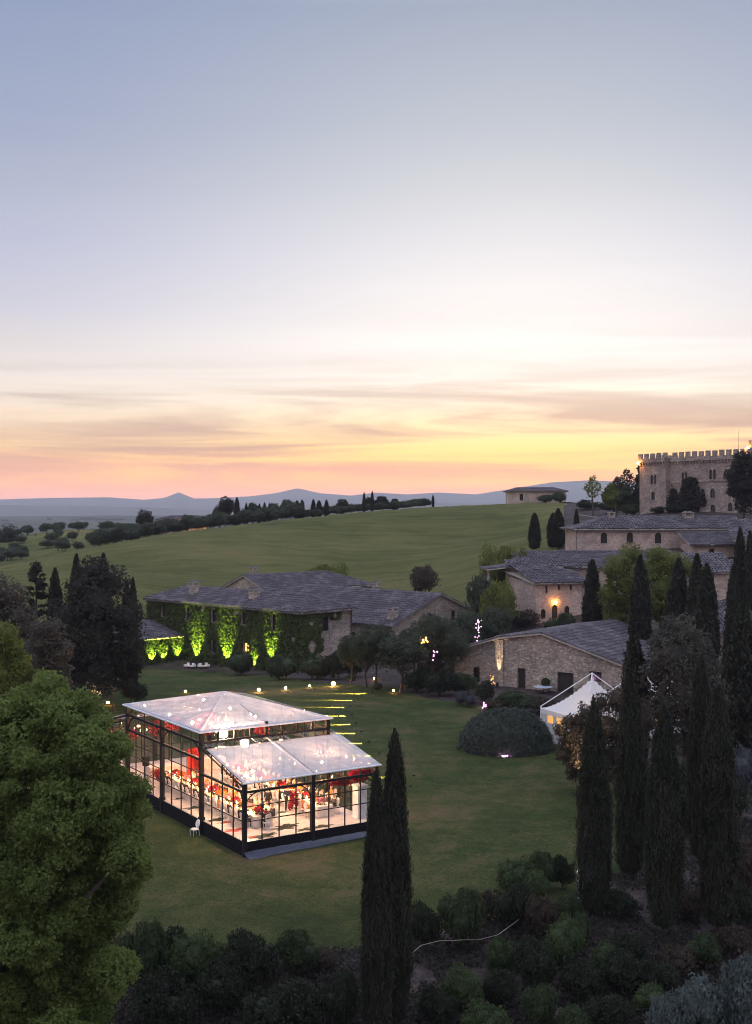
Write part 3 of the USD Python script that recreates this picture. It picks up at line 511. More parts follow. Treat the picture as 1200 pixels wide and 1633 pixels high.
tb = thing('bistro_table', 'small pale round table standing by the dark barn doorway', 'table', Zu(Ap + dg*(sl(877)) - dr_*1.6))
obj('tabletop', MB().lathe([(.001, .72), (1.1, .72), (1.12, .74), (1.1, .77), (.001, .77)], 20), M['pale_blue_plastic'], tb)
obj('leg', MB().tube([V(0, 0, 0), V(0, 0, .72)], [.06, .05], 8), M['dark_metal'], tb); obj('foot', MB().lathe([(.001, .05), (.4, .03), (.42, 0)], 12), M['dark_metal'], tb)
pot = thing('potted_shrub', 'round potted shrub on the barn wall behind the pale table', 'plant', Zu(Ap + dg*(sl(874)) - dr_*.55))
obj('pot', MB().lathe([(.001, 0), (.26, 0), (.36, .5), (.33, .5), (.3, .42), (.001, .42)], 12), M['stone_rose'], pot)
q = R.normal(0, 1, (500, 3)); q /= np.linalg.norm(q, axis=1, keepdims=True); obj('foliage', MB().add(*leaf_cards(q*.5 + V(0, 0, 1.1), q, .2, R)), M['leaf_shrub'], pot)

# --- the hamlet on the right: lamplit house, upper block, long building, side wings
dA, dB = unit(q45(855, 931, 9.6) * [1, 1, 0] - q45(797.4, 916, 9.9) * [1, 1, 0]), None
C0 = on(855, 186.); C0z = H - (931 - CY) * 186 / FP
t = thing('lamplit_house', 'stone house with slit windows and an amber lamp over its arched door', 'house')
dr2 = unit(V(15.5, 4.5)); dl2 = unit(V(-4.5, 15.5)); o = V(C0[0], C0[1])
sp = lambda px: float(np.interp(px, CX + FP * (o[0] + dr2[0]*np.linspace(-2, 14, 200)) / (o[1] + dr2[1]*np.linspace(-2, 14, 200)), np.linspace(-2, 14, 200)))
ed = H - (969.3 - CY) * 187 / FP
hs = [(rect(sp(872), C0z - 1.5, .35, 1.2), 'slit_window'), (rect(sp(892), C0z - 1.0, .4, .9), 'slit_window'), (rect(sp(911), C0z - 1.1, .4, 1.1), 'slit_window'),
      (arch(sp(885.5), C0z - 5.5, 1.0, 2.1), 'door'), (arch(sp(867), C0z - 5.4, .8, 1.4), 'door'), (arch(sp(905), C0z - 5.2, .9, 1.6), 'door')]
obj('wall', wall_mesh([(0, -1), (8.2, -1), (8.2, C0z), (0, C0z)], [h for h, *_ in hs], o, dr2, .5, dl2), M['stone_rose'], t)
obj('wall', wall_mesh([(.5, -1), (12, -1), (12, C0z + .6), (.5, C0z)], [], o, dl2, .5, dr2), M['stone_rose'], t)
for h, k in hs: opening(t, h, o, dr2, dl2, k, None, False, 'shutter_doorway_dark')
a0 = o - dr2*.5 - dl2*.5 + Z1*C0z; b0 = o + dr2*8.8 - dl2*.5 + Z1*C0z; roof(t, [([a0, b0, b0 + dl2*6.4 + Z1*1.6, a0 + dl2*12.8 + Z1*1.5], -dl2 - Z1)], [], 16, .5, .85)
gutter(t, a0 - Z1*.12, b0 - Z1*.12, (o + dr2*8.0 - dl2*.1 + Z1*C0z, o + dr2*8.0 - dl2*.1 + Z1*(C0z - 6.5)))
lm = thing('wall_lantern', 'amber lantern glowing above the arched door of the stone house', 'lamp', o + dr2*(sp(885.5)) - dl2*.38 + Z1*(C0z - 2.95))
obj('bracket', MB().bar(V(0, 0, .25) + dl2*.4, V(0, 0, .25), .06).bar(V(0, 0, .25), V(0, 0, .12), .05), M['dark_metal'], lm); obj('lamp_glass', MB().ball((0, 0, 0), .15, 2), M['lamp_amber'], lm)
# upper block behind it
t = thing('upper_block', 'long low stone block with rust-grey tiled roof behind the lamplit house', 'house')
D0 = 196.; pz = H - (904 - CY) * D0 / FP; oU = V((816.7 - CX) * D0 / FP, D0); dU = unit(V(25, 1.5)); eU = unit(V(-1.5, 25))
obj('wall', wall_mesh([(0, 0), (29.5, 0), (29.5, pz), (0, pz)], [rect(17.0, pz - 2.4, 1.6, 1.3)], oU, dU, .5, eU), M['stone_rose'], t)
opening(t, rect(17.0, pz - 2.4, 1.6, 1.3), oU, dU, eU, 'window', None, True)
obj('wall', wall_mesh([(0.5, 0), (12, 0), (12, pz), (.5, pz)], [], oU, eU, .5, dU), M['stone_rose'], t)
a0 = oU - dU*.6 - eU*.6 + Z1*(pz - .1); b0 = oU + dU*30 - eU*.6 + Z1*(pz - .1); rU = 11.; r_a = a0 + dU*4.5 + eU*rU + Z1*2.2; r_b = b0 + eU*rU + Z1*2.2
roof(t, [([a0, b0, r_b, r_a], -eU - Z1), ([a0 + eU*20, a0, r_a], -dU - Z1), ([b0 + eU*20, a0 + eU*20, r_a, r_b], eU - Z1)], [(r_a, r_b)], 17, .5, .9)
gutter(t, a0 - Z1*.12, b0 - Z1*.12)
sh = MB(); p0 = oU - dU*4.2 + eU*1.0 + Z1*(pz - .5); roof(t, [([p0 - eU*1.2, p0 + dU*4.2 - eU*1.2 + Z1*.5, p0 + dU*4.2 + eU*5 + Z1*.5, p0 + eU*5], -dU - Z1)], [], 18, .5, .9)
sh.box(p0 + V(.5, 0, -2.1), (.4, .4, 4.0)); obj('pillar', sh, M['stone_rose'], t)
# the long building
t = thing('long_building', 'long pale stone building with a row of arched windows', 'house')
D0 = 214.; lz = H - (843.7 - CY) * D0 / FP; oL = V((920 - CX) * D0 / FP, D0); dL = unit(V(26, .6)); eL = unit(V(-.6, 26)); LL = 30.
sL = lambda px: (px - CX) * D0 / FP - oL[0]
hs = [(arch(sL(px), lz - 2.55, 1.15, 1.95), 'window') for px in (964, 1005.6, 1051, 1109)]
obj('wall', wall_mesh([(0, 4), (LL, 4), (LL, lz), (0, lz)], [h for h, _ in hs], oL, dL, .5, eL), M['stone_rose'], t)
obj('wall', wall_mesh([(0.5, 4), (11, 4), (11, lz), (.5, lz)], [], oL, eL, .5, dL), M['stone_rose'], t)
for h, k in hs: opening(t, h, oL, dL, eL, k, None, True, 'shutter_doorway_dark')
a0 = oL - dL*.6 - eL*.6 + Z1*(lz - .1); b0 = oL + dL*(LL + .6) - eL*.6 + Z1*(lz - .1)
r_a, r_b = a0 + dL*7.5 + eL*6.1 + Z1*2.25, b0 + eL*6.1 + Z1*2.25
roof(t, [([a0, b0, r_b, r_a], -eL - Z1), ([a0 + eL*12.2, a0, r_a], -dL - Z1), ([b0 + eL*12.2, a0 + eL*12.2, r_a, r_b], eL - Z1)], [(r_a, r_b)], 19, .5, .9)
gutter(t, a0 - Z1*.14, b0 - Z1*.14, (oL - dL*.05 - eL*.15 + Z1*lz, oL - dL*.05 - eL*.15 + Z1*(lz - 5)))
chimney(t, oL + dL*7.4 + eL*5.0 + Z1*(lz + 1.6), 1.1, .7, 0, 'stone_rose'); chimney(t, oL + dL*21.6 + eL*5.0 + Z1*(lz + 1.6), 1.7, .7, 0, 'stone_rose')
# side wing in front of its right end, and the lean-to below
t = thing('side_wing', 'pink stone wing with small lean-to roof right of the arched windows', 'house')
D0 = 205.; wz = H - (869 - CY) * D0 / FP; oS = V((1106 - CX) * D0 / FP, D0); dS = V(1, 0); eS = V(0, 1)
hs = [(rect((1136 - 1106) * D0 / FP, wz - 1.7, .95, 1.0), 'window'), (rect((1147 - 1106) * D0 / FP, wz - 3.3, 1.0, .8), 'window')]
obj('wall', wall_mesh([(0, 4), (9, 4), (9, wz), (0, wz)], [h for h, _ in hs], oS, dS, .5, eS), M['stone_rose'], t)
for h, k in hs: opening(t, h, oS, dS, eS, k, None, False, 'shutter_doorway_dark')
obj('wall', wall_mesh([(0.5, 4), (8.3, 4), (8.3, wz), (.5, wz)], [], oS, eS, .5, dS), M['stone_rose'], t)
a0 = oS - dS*.7 - eS*.6 + Z1*(wz - .05); b0 = a0 + dS*17; roof(t, [([a0, b0, b0 + eS*8.4 + Z1*2.0, a0 + eS*8.4 + Z1*2.0], -eS - Z1)], [], 20, .5, .9); gutter(t, a0 - Z1*.12, b0 - Z1*.12)
t = thing('tall_house', 'taller stone house with steep tiled roof at the right frame edge', 'house')
D0 = 200.; oT = V((1172 - CX) * D0 / FP, D0); tz = H - (862 - CY) * D0 / FP
obj('wall', wall_mesh([(0, 4), (12, 4), (12, tz), (0, tz)], [rect(2.2, tz - 3.2, 1.0, 1.3)], oT + V(.6, 0, 0), dS, .5, eS), M['stone_rose'], t); opening(t, rect(2.2, tz - 3.2, 1.0, 1.3), oT + V(.6, 0, 0), dS, eS, 'window', None, False, 'shutter_doorway_dark')
roof(t, [([oT - dS*.4 - eS*.6 + Z1*tz, oT + dS*13 - eS*.6 + Z1*tz, oT + dS*13 + eS*10 + Z1*(tz + 3.4), oT + dS*1.6 + eS*10 + Z1*(tz + 3.4)], -eS - Z1)], [], 21, .5, .9)
t = thing('lower_house', 'low house with pale ridge roof under the pink stone wing', 'house')
D0 = 180.; vz = H - (914 - CY) * D0 / FP; oV = V((1112 - CX) * D0 / FP, D0)
obj('wall', wall_mesh([(0, 2), (7.0, 2), (7.0, vz), (0, vz)], [], oV, dS, .5, eS), M['stone_rose'], t)
obj('wall', wall_mesh([(0.5, 2), (9, 2), (9, vz), (.5, vz)], [], oV + dS*7.0, eS, .5, -dS), M['stone_rose'], t)
roof(t, [([oV - dS*.5 - eS*.5 + Z1*vz, oV + dS*7.5 - eS*.5 + Z1*vz, oV + dS*6.2 + eS*9 + Z1*(vz + 2.6), oV - dS*.5 + eS*9 + Z1*(vz + 2.6)], -eS - Z1)], [], 22, .5, .9)
t = thing('near_roofed_house', 'low stone house whose pale tiled roof shows between right-hand cypresses', 'house')
D0 = 140.; oN = V((1136 - CX) * D0 / FP, D0); nz = H - (1012 - CY) * D0 / FP
obj('wall', wall_mesh([(0, 0), (14, 0), (14, nz), (0, nz)], [], oN, dS, .5, eS), M['stone_warm'], t)
obj('wall', wall_mesh([(0.5, 0), (11, 0), (11, nz + 2.5), (.5, nz)], [], oN, eS, .5, dS), M['stone_warm'], t)
roof(t, [([oN - dS*.5 - eS*.5 + Z1*nz, oN + dS*14 - eS*.5 + Z1*nz, oN + dS*14 + eS*11 + Z1*(nz + 2.9), oN - dS*.5 + eS*11 + Z1*(nz + 2.9)], -eS - Z1)], [], 23)

# --- the castle
t = thing('castle', 'square stone castle with crenellated parapet and paired arched windows', 'castle')
K0, K1 = V((1026 - CX) * 280 / FP, 280), V((1215 - CX) * 251 / FP, 251); dK = unit(K1 - K0); nK = np.array([-dK[1], dK[0], 0]); nK = nK if nK[1] > 0 else -nK
kz = 34.4; LK = np.linalg.norm(K1 - K0)
sK = lambda px: float(np.interp(px, CX + FP * (K0[0] + dK[0]*np.linspace(0, LK, 200)) / (K0[1] + dK[1]*np.linspace(0, LK, 200)), np.linspace(0, LK, 200)))
tw = sK(1068); fr = 1.1
def bif(s, z, w=.75, h=2.1): return [arch(s - w*.62, z, w, h), arch(s + w*.62, z, w, h)]
th = bif(sK(1048), kz - 5.9, .8) + [arch(sK(1047.5), kz - 9.6, 1.2, 1.9)]
mh = bif(sK(1092), kz - 5.5) + bif(sK(1137), kz - 5.2, .85, 2.2) + bif(sK(1165), kz - 5.2, .7) + [arch(sK(1137), kz - 9.3, 1.45, 2.1), arch(sK(1165), kz - 9.0, 1.3, 2.0), arch(sK(1137.5), kz - 12.6, 1.4, 1.8), arch(sK(1165), kz - 12.2, 1.3, 1.8)]
obj('tower_wall', wall_mesh([(0, 16), (tw, 16), (tw, kz), (0, kz)], th, K0 - nK*fr, dK, .9, nK), M['stone_castle'], t)
obj('tower_wall', wall_mesh([(0.9, 16), (8, 16), (8, kz), (.9, kz)], [], K0 - nK*fr, nK, .9, dK), M['stone_castle'], t)
obj('tower_wall', wall_mesh([(0.9, 16), (3, 16), (3, kz), (.9, kz)], [], K0 - nK*fr + dK*tw, nK, .9, -dK), M['stone_castle'], t)
obj('wall', wall_mesh([(tw, 16), (LK, 16), (LK, kz), (tw, kz)], mh, K0, dK, .9, nK), M['stone_castle'], t)
obj('wall', wall_mesh([(0.9, 16), (22, 16), (22, kz - .02), (.9, kz - .02)], [], K0 + dK*.02, nK, .9, dK), M['stone_castle'], t)
obj('roof', MB().add([K0 + nK*.5 + Z1*(kz - .6), K0 + dK*LK + nK*.5 + Z1*(kz - .6), K0 + dK*LK + nK*22 + Z1*(kz - .6), K0 + nK*22 + Z1*(kz - .6)], [[0, 1, 2, 3]]), M['stone_castle'], t)
for h in th: opening(t, h, K0 - nK*fr, dK, nK, 'window', None, False, 'dark_glass')
for h in mh: opening(t, h, K0, dK, nK, 'window', None, False, 'dark_glass')
for s_, w_ in [(sK(1024), None)]: pass
obj('string_course', MB().bar(K0 - nK*.08 + dK*tw + Z1*(kz - 5.75), K0 - nK*.08 + dK*LK + Z1*(kz - 5.45), .2, .16), M['stone_castle'], t)
cb = MB()
for s_ in np.arange(.4, LK, .9):
    b0 = K0 + dK*s_ - nK*(fr if s_ < tw else 0.) - nK*.18; cb.bar(b0 + Z1*(kz - 1.5), b0 + Z1*(kz - .9), .3, .36, up=nK)
tag(obj('corbels', cb, M['stone_castle'], t), kind='stuff')
obj('parapet', MB().bar(K0 - nK*(fr + .2) + Z1*(kz - .5), K0 - nK*(fr + .2) + dK*(tw + .1) + Z1*(kz - .5), .5, .9).bar(K0 - nK*.2 + dK*(tw + .35) + Z1*(kz - .5), K0 - nK*.2 + dK*LK + Z1*(kz - .5), .5, .9), M['stone_castle'], t)
for s_ in np.arange(.5, LK, 1.95):
    b0 = K0 + dK*s_ - nK*(fr if s_ < tw else 0.) - nK*.2
    obj('merlon', MB().bar(b0 + Z1*(kz - .06), b0 + Z1*(kz + 1.15 + R.uniform(-.06, .06)), 1.12, .5, up=nK), M['stone_castle'], t)
for s_ in np.arange(2, 20, 1.95):
    b0 = K0 + nK*(s_ - fr) + dK*.25; obj('merlon', MB().bar(b0 + Z1*(kz - .06), b0 + Z1*(kz + 1.15), .5, 1.1, up=nK), M['stone_castle'], t)
tt = K0 + dK*sK(1192) + nK*3.0; obj('stair_tower', MB().bar(tt + dK*3.2 + Z1*(kz - 1), tt + dK*3.2 + Z1*(kz + 2.9), 6.4, 5.0, up=nK), M['stone_castle'], t)
obj('flagpole', MB().tube([K0 + dK*sK(1159) + nK*4 + Z1*(kz - .6), K0 + dK*sK(1159) + nK*4 + Z1*(kz + 5.6)], [.05, .03], 5), M['iron_grey'], t)
ivk = MB(); NK = 5200; s_ = R.uniform(sK(1070), sK(1128), NK); z_ = R.uniform(20, kz - 4.6, NK); px_ = np.interp(s_, [sK(p) for p in range(1070, 1130, 4)], range(1070, 1130, 4)); top_ = np.interp(px_, [1070, 1076, 1086, 1094, 1104, 1114, 1118, 1124, 1128], [-9.5, -6.4, -9.6, -5.0, -4.6, -5.6, -8.2, -7.6, -11]) + kz
k = (z_ < top_ + meshkit.noise(np.stack([s_*2, z_*2, 0*s_], -1)) * 1.2 - .6) & ((z_ > kz - 11) | (px_ < 1116)); P = K0 + dK*s_[k, None] + Z1*z_[k, None] - nK*R.uniform(.1, 1.1, k.sum())[:, None]
tag(obj('ivy', ivk.add(*leaf_cards(P, -nK + Z1*.4, .6, R, None, .8, .6)), M['leaf_holm'], t), kind='stuff')
for s_, dz, lb in ((.25, -1.0, 'amber floodlight on the left corner of the castle parapet'), (sK(1193), 1.3, 'bright floodlight on the castle stair tower at right')):
    p = K0 + dK*s_ - nK*(fr + .75 if s_ < tw else -.1) + Z1*(kz + dz); lt = thing('castle_floodlight', lb, 'lamp', p)
    obj('housing', MB().bar(V(0, 0, 0) + nK*.5, V(0, 0, 0) + nK*.08, .5, .35), M['dark_metal'], lt); obj('lens', MB().ball((0, 0, 0), .26, 2), M['lamp_amber'], lt)
# --- farm buildings on the ridge
def ridge_farm(px0, px1, d0, eave_y, ridge_y, label, mt, holes, depth=9., base_drop=6, hip=4., name='ridge_farmhouse'):
    t = thing(name, label, 'house'); o = V((px0 - CX) * d0 / FP, d0); L = (px1 - px0) * d0 / FP; ez = H - (eave_y - CY) * d0 / FP; rz = H - (ridge_y - CY) * (d0 + depth/2) / FP
    hs = [rect((p - px0) * d0 / FP, ez + dz, w, h) for p, dz, w, h in holes]
    obj('wall', wall_mesh([(0, ez - base_drop), (L, ez - base_drop), (L, ez), (0, ez)], hs, o, V(1, 0), .5, V(0, 1)), M[mt], t)
    for s in (0, L): obj('wall', wall_mesh([(.5, ez - base_drop), (depth, ez - base_drop), (depth, ez), (.5, ez)], [], o + V(s, 0), V(0, 1), .5, V(1 if s == 0 else -1, 0)), M[mt], t)
    for h in hs: opening(t, h, o, V(1, 0), V(0, 1), 'window', None, False, 'dark_glass')
    c = [o + V(-.6, -.6, ez), o + V(L + .6, -.6, ez), o + V(L + .6, depth + .6, ez), o + V(-.6, depth + .6, ez)]; r0, r1 = o + V(hip, depth/2, rz), o + V(L - hip, depth/2, rz)
    roof(t, [([c[0], c[1], r1, r0], V(0, -1, -1)), ([c[3], c[0], r0], V(-1, 0, -1)), ([c[1], c[2], r1], V(1, 0, -1)), ([c[2], c[3], r0, r1], V(0, 1, -1))], [(r0, r1)], int(px0), .6, 1.0)
    return t
ridge_farm(252, 330, 400, 829, 823, 'low farmhouse with two amber lamps behind the olive row', 'stone_warm', [(263, -2.4, .9, 1.3), (274, -2.4, .9, 1.3), (284, -2.4, .9, 1.3), (294, -2.4, .9, 1.3), (312, -2.4, .9, 1.3)])
ridge_farm(812, 903, 412, 784, 778, 'solitary long stone barn on the skyline left of the castle', 'stone_rose', [(832, -3, 1.2, 2.2), (866, -2.5, 1, 1.2), (880, -2.5, 1, 1.2)], 10.)
for px, py, lb in ((300, 829, 'left amber lamp on the ridge farmhouse'), (328, 829, 'right amber lamp on the ridge farmhouse')):
    lt = thing('farmhouse_lamp', lb, 'lamp', pt(px, py, 398.)); obj('lamp_glass', MB().ball((0, 0, 0), .34, 2), M['lamp_amber'], lt); obj('bracket', MB().bar(V(0, .3, .1), V(0, 1.6, .1), .1), M['dark_metal'], lt)

# ------------------------------------------------------------------ the glass pavilion
PX, PY, PA = -8.39, 76.0, .577
UA, VA = np.array([math.cos(PA), math.sin(PA), 0]), np.array([-math.sin(PA), math.cos(PA), 0])
def PW(u, v, z=0.): return V(PX, PY) + UA*u + VA*v + Z1*z
La1, Lb1 = 6.5, 6.8; VS = [0, La1, La1 + Lb1, La1 + 2*Lb1, 2*La1 + 2*Lb1]; FZ = .92; VE = VS[-1]
pv = thing('glass_pavilion', 'brightly lit party pavilion with black frame, clear panes and transparent pyramid roof', 'pavilion', V(PX, PY), PA)
DM = M['dark_metal']
obj('floor', MB().box((5, VE/2, .78), (9.9, VE - .1, .28)), M['white_floor'], pv)
def part(name, mb, m=DM): return obj(name, mb, m, pv)
for u in (0, 5, 10):
    for v in (0, VE): part('post', MB().box((u, v, 2.36), (.26, .26, 4.72)))
for u in (0, 10):
    for v in VS[1:4]: part('post', MB().box((u, v, 3.5), (.28, .28, 7.0)).box((u, v, 1.0), (.36, .36, .3)))
for v in (VS[1], VS[3]): part('post', MB().box((5, v, 6.55), (.2, .2, 1.3)))
def rail(p, q, w=.07, h=None): part('rail', MB().bar(p, q, w, h or w))
panes = []
def pane(*c): panes.append([np.array(x, float) for x in c])
def side(at, spans, tall):                       # at(s, z): a point of the wall plane; spans: bay ends
    for s0, s1 in spans:
        n = 4 if s1 - s0 > 4.9 else 4; zs = [FZ, 2.2, 3.15, 4.1] + ([5.05, 6.2, 6.95] if tall else [])
        for i, z in enumerate(zs):
            if z > 1: thick = z in ((5.05, 6.2, 6.95) if tall else (4.1,)); rail(at(s0 + .13, z), at(s1 - .13, z), .16 if thick else .06)
        for k in range(1, n):
            s = s0 + (s1 - s0) * k / n; part('mullion', MB().bar(at(s, FZ), at(s, zs[-1] - .05), .07))
        for a, b in zip(zs[:-1], zs[1:]):
            for k in range(n):
                x0, x1 = s0 + (s1 - s0)*k/n + .04, s0 + (s1 - s0)*(k+1)/n - .04; pane(at(x0, a + .03), at(x1, a + .03), at(x1, b - .03), at(x0, b - .03))
slope = lambda v: 4.72 + (6.2 - 4.72) * (v / La1 if v <= La1 else (VE - v) / La1)
for u in (0, 10):
    at = lambda s, z, u=u: V(u, s, z)
    side(at, [(VS[1], VS[2]), (VS[2], VS[3])], True); side(at, [(0, VS[1]), (VS[3], VE)], False)
    for v0, v1 in ((0, VS[1]), (VE, VS[3])):
        p, q = V(u, v0, 4.66), V(u, v1, 6.14); part('sloping_beam', MB().bar(p, q, .12, .14)); part('sloping_beam', MB().bar(p - Z1*.32 + (q-p)*.02, q - Z1*.36, .08, .08))
        for k in range(1, 4):
            v = v0 + (v1 - v0) * k / 4; part('mullion', MB().bar(V(u, v, 4.1), V(u, v, slope(v) - .05), .07))
        for k in range(4):
            a, b = v0 + (v1 - v0)*(k + .03)/4, v0 + (v1 - v0)*(k + .97)/4; pane(V(u, a, 4.16), V(u, b, 4.16), V(u, b, slope(b) - .1), V(u, a, slope(a) - .1))
        vv = [v0 + (v1 - v0) * t_ for t_ in np.linspace(0, .22, 6)]; part('arch_brace', MB().tube([V(u, v, 3.2 + 1.35 * math.sin(PI/2 * i / 5)) for i, v in enumerate(vv)], .05, 5))
    for v0, sg_ in ((VS[1], 1), (VS[2], -1), (VS[2], 1), (VS[3], -1)):
        part('arch_brace', MB().tube([V(u, v0 + sg_ * (.12 + 1.45 * (1 - math.cos(a))), 4.9 + 1.25 * math.sin(a)) for a in np.linspace(0, PI/2, 7)], .065, 5))
for v in (0, VE):
    at = lambda s, z, v=v: V(s, v, z); side(at, [(0, 5), (5, 10)], False)
    part('eave_beam', MB().bar(V(0, v, 4.68), V(10, v, 4.68), .14, .14))
    for k in range(8):
        a, b = 1.25*k + .05, 1.25*k + 1.2; pane(V(a, v, 4.18), V(b, v, 4.18), V(b, v, 4.6), V(a, v, 4.6))
        if k not in (0, 4): part('mullion', MB().bar(V(1.25*k, v, 4.1), V(1.25*k, v, 4.65), .06))
    for u0, s_ in ((0, 1), (5, -1), (5, 1), (10, -1)):
        part('arch_brace', MB().tube([V(u0 + s_ * (.12 + 1.1 * (1 - math.cos(a))), v + (.06 if v == 0 else -.06), 3.1 + .95 * math.sin(a)) for a in np.linspace(0, PI/2, 7)], .045, 5))
for v in (VS[1], VS[3]):
    part('eave_beam', MB().bar(V(0.15, v, 6.93), V(9.85, v, 6.93), .14, .14)); part('clerestory_beam', MB().bar(V(.15, v, 6.2), V(9.85, v, 6.2), .2, .16))
    for k in range(8):
        a, b = 1.25*k + .08, 1.25*k + 1.17; pane(V(a, v, 6.3), V(b, v, 6.3), V(b, v, 6.86), V(a, v, 6.86))
        if k not in (0, 4): part('mullion', MB().bar(V(1.25*k, v, 6.28), V(1.25*k, v, 6.87), .12))
        c0 = (a + b)/2; part('oval_bar', MB().tube([V(c0 + .36*math.cos(g), v, 6.58 + .29*math.sin(g)) for g in np.linspace(0, 2*PI, 15)], .018, 4))
for k, p in enumerate(panes):
    n = unit(np.cross(p[1] - p[0], p[3] - p[0])) * .004; P8 = [q - n for q in p] + [q + n for q in p]
    obj('pane', MB().add(P8, [[0, 1, 2, 3], [7, 6, 5, 4]]), M['clear_pane'], pv)
# roof films
def filmgrid(c, sag, n=10):
    a, b, d, e = [np.array(x, float) for x in c]; s, t = np.meshgrid(np.linspace(0, 1, n + 1), np.linspace(0, 1, n + 1), indexing='ij')
    p = (a*(1-s)[..., None] + b*s[..., None])*(1-t)[..., None] + (e*(1-s)[..., None] + d*s[..., None])*t[..., None]
    w = np.sin(PI*s)*np.sin(PI*t)*sag + (meshkit.noise(p*1.3, 3) - .5)*.05*np.sin(PI*s)*np.sin(PI*t); p[..., 2] -= w
    i, j = np.meshgrid(np.arange(n), np.arange(n), indexing='ij'); m = n + 1
    return p.reshape(-1, 3), np.stack([i*m + j, (i+1)*m + j, (i+1)*m + j + 1, i*m + j + 1], -1).reshape(-1, 4)
ap = V(5, VS[2], 8.5); oe = .3
cn = [V(-oe, VS[1] - oe, 7.02), V(10 + oe, VS[1] - oe, 7.02), V(10 + oe, VS[3] + oe, 7.02), V(-oe, VS[3] + oe, 7.02)]
for i in range(4):
    a, b = cn[i], cn[(i+1) % 4]; obj('roof_film', MB().add(*filmgrid([a, b, ap + (b-ap)*.004, ap + (a-ap)*.004], .1, 14)), M['roof_film'], pv, smooth=True)
    obj('roof_hem', MB().tube([a - Z1*.06, b - Z1*.06], .06, 6), M['film_hem'], pv); obj('hip_rafter', MB().bar(a + (ap-a)*.01 - Z1*.13, ap - Z1*.13, .09), M['iron_grey'], pv)
    m_ = (a + b)/2; obj('rafter', MB().bar(m_ - Z1*.1, ap - Z1*.15, .06), M['iron_grey'], pv)
for v0, v1, s_ in ((0, VS[1], 1), (VE, VS[3], -1)):
    vm = v1 - s_*1.25; zf = lambda v: slope(v) + .1
    for u0, u1 in ((-.25, 4.97), (5.03, 10.25)):
        obj('roof_film', MB().add(*filmgrid([V(u0, v0 - s_*.25, zf(v0) - .05), V(u1, v0 - s_*.25, zf(v0) - .05), V(u1, vm, zf(vm)), V(u0, vm, zf(vm))], .07)), M['roof_film'], pv, smooth=True)
        obj('clear_strip', MB().add(*filmgrid([V(u0, vm + s_*.02, zf(vm)), V(u1, vm + s_*.02, zf(vm)), V(u1, v1 - s_*.1, 6.16), V(u0, v1 - s_*.1, 6.16)], .25, 6)), M['clear_pane'], pv, smooth=True)
    obj('roof_hem', MB().tube([V(-.27, v0 - s_*.27, zf(v0) - .1), V(10.27, v0 - s_*.27, zf(v0) - .1)], .06, 6), M['film_hem'], pv)
    obj('strip_rail', MB().bar(V(0, vm, zf(vm) - .02), V(10, vm, zf(vm) - .02), .05), M['iron_grey'], pv)
    obj('rafter', MB().bar(V(5, v0, zf(v0) - .12), V(5, v1, 6.1), .12), M['iron_grey'], pv)
    for k in range(1, 8):
        if k != 4: obj('curved_rib', MB().tube([V(1.25*k + .25*math.sin(PI*t_), vm + (v1 - vm)*t_, zf(vm) + (6.2 - zf(vm))*t_ - .22*math.sin(PI*t_)) for t_ in np.linspace(0, 1, 6)], .035, 4), M['iron_grey'], pv)
g = MB()
for u0, u1, v0, v1 in ((-.06, -.02, -.05, VE), (10.02, 10.06, -.05, VE)): g.box(((u0+u1)/2, (v0+v1)/2, .44), (.05, v1 - v0, .96))
g.box((5, -.06, .44), (10.15, .05, .96)).box((5, VE + .06, .44), (10.15, .05, .96)); obj('skirt', g, M['black_cloth'], pv)
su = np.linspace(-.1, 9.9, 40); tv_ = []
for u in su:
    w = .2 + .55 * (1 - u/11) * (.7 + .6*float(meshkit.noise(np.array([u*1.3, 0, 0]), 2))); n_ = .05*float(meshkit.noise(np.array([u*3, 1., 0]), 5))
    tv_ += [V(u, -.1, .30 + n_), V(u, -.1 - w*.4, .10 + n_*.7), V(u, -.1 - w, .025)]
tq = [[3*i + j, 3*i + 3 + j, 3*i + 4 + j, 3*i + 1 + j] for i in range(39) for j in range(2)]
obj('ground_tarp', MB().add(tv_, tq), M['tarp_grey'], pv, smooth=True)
# leafy prints on the white floor
rd = np.random.default_rng(21)
for k in range(20):
    u, v = (rd.uniform(.3, 1.2), rd.uniform(.6, 16)) if k % 3 == 0 else ((rd.uniform(3.9, 6.2), rd.uniform(.6, 14)) if k % 3 == 1 else (rd.uniform(.6, 6.5), rd.uniform(.4, 2.2)))
    nn = 22; rr_ = rd.uniform(.25, .6) * (1 + .35*np.sin(np.arange(nn)*2*PI/nn*5 + rd.uniform(0, 6)) + rd.uniform(-.15, .15, nn)); an = np.arange(nn)*2*PI/nn
    pg = sg.Polygon(np.stack([u + rr_*1.4*np.cos(an), v + rr_*.7*np.sin(an)], 1)).buffer(0); pg = max(getattr(pg, 'geoms', [pg]), key=lambda q: q.area)
    m = trimesh.creation.extrude_polygon(pg, .004, engine='earcut'); m.apply_translation([0, 0, FZ + .002]); obj('floor_print', m, M['dress_red'] if k % 6 == 3 else M['leaf_shrub_dark'], pv)
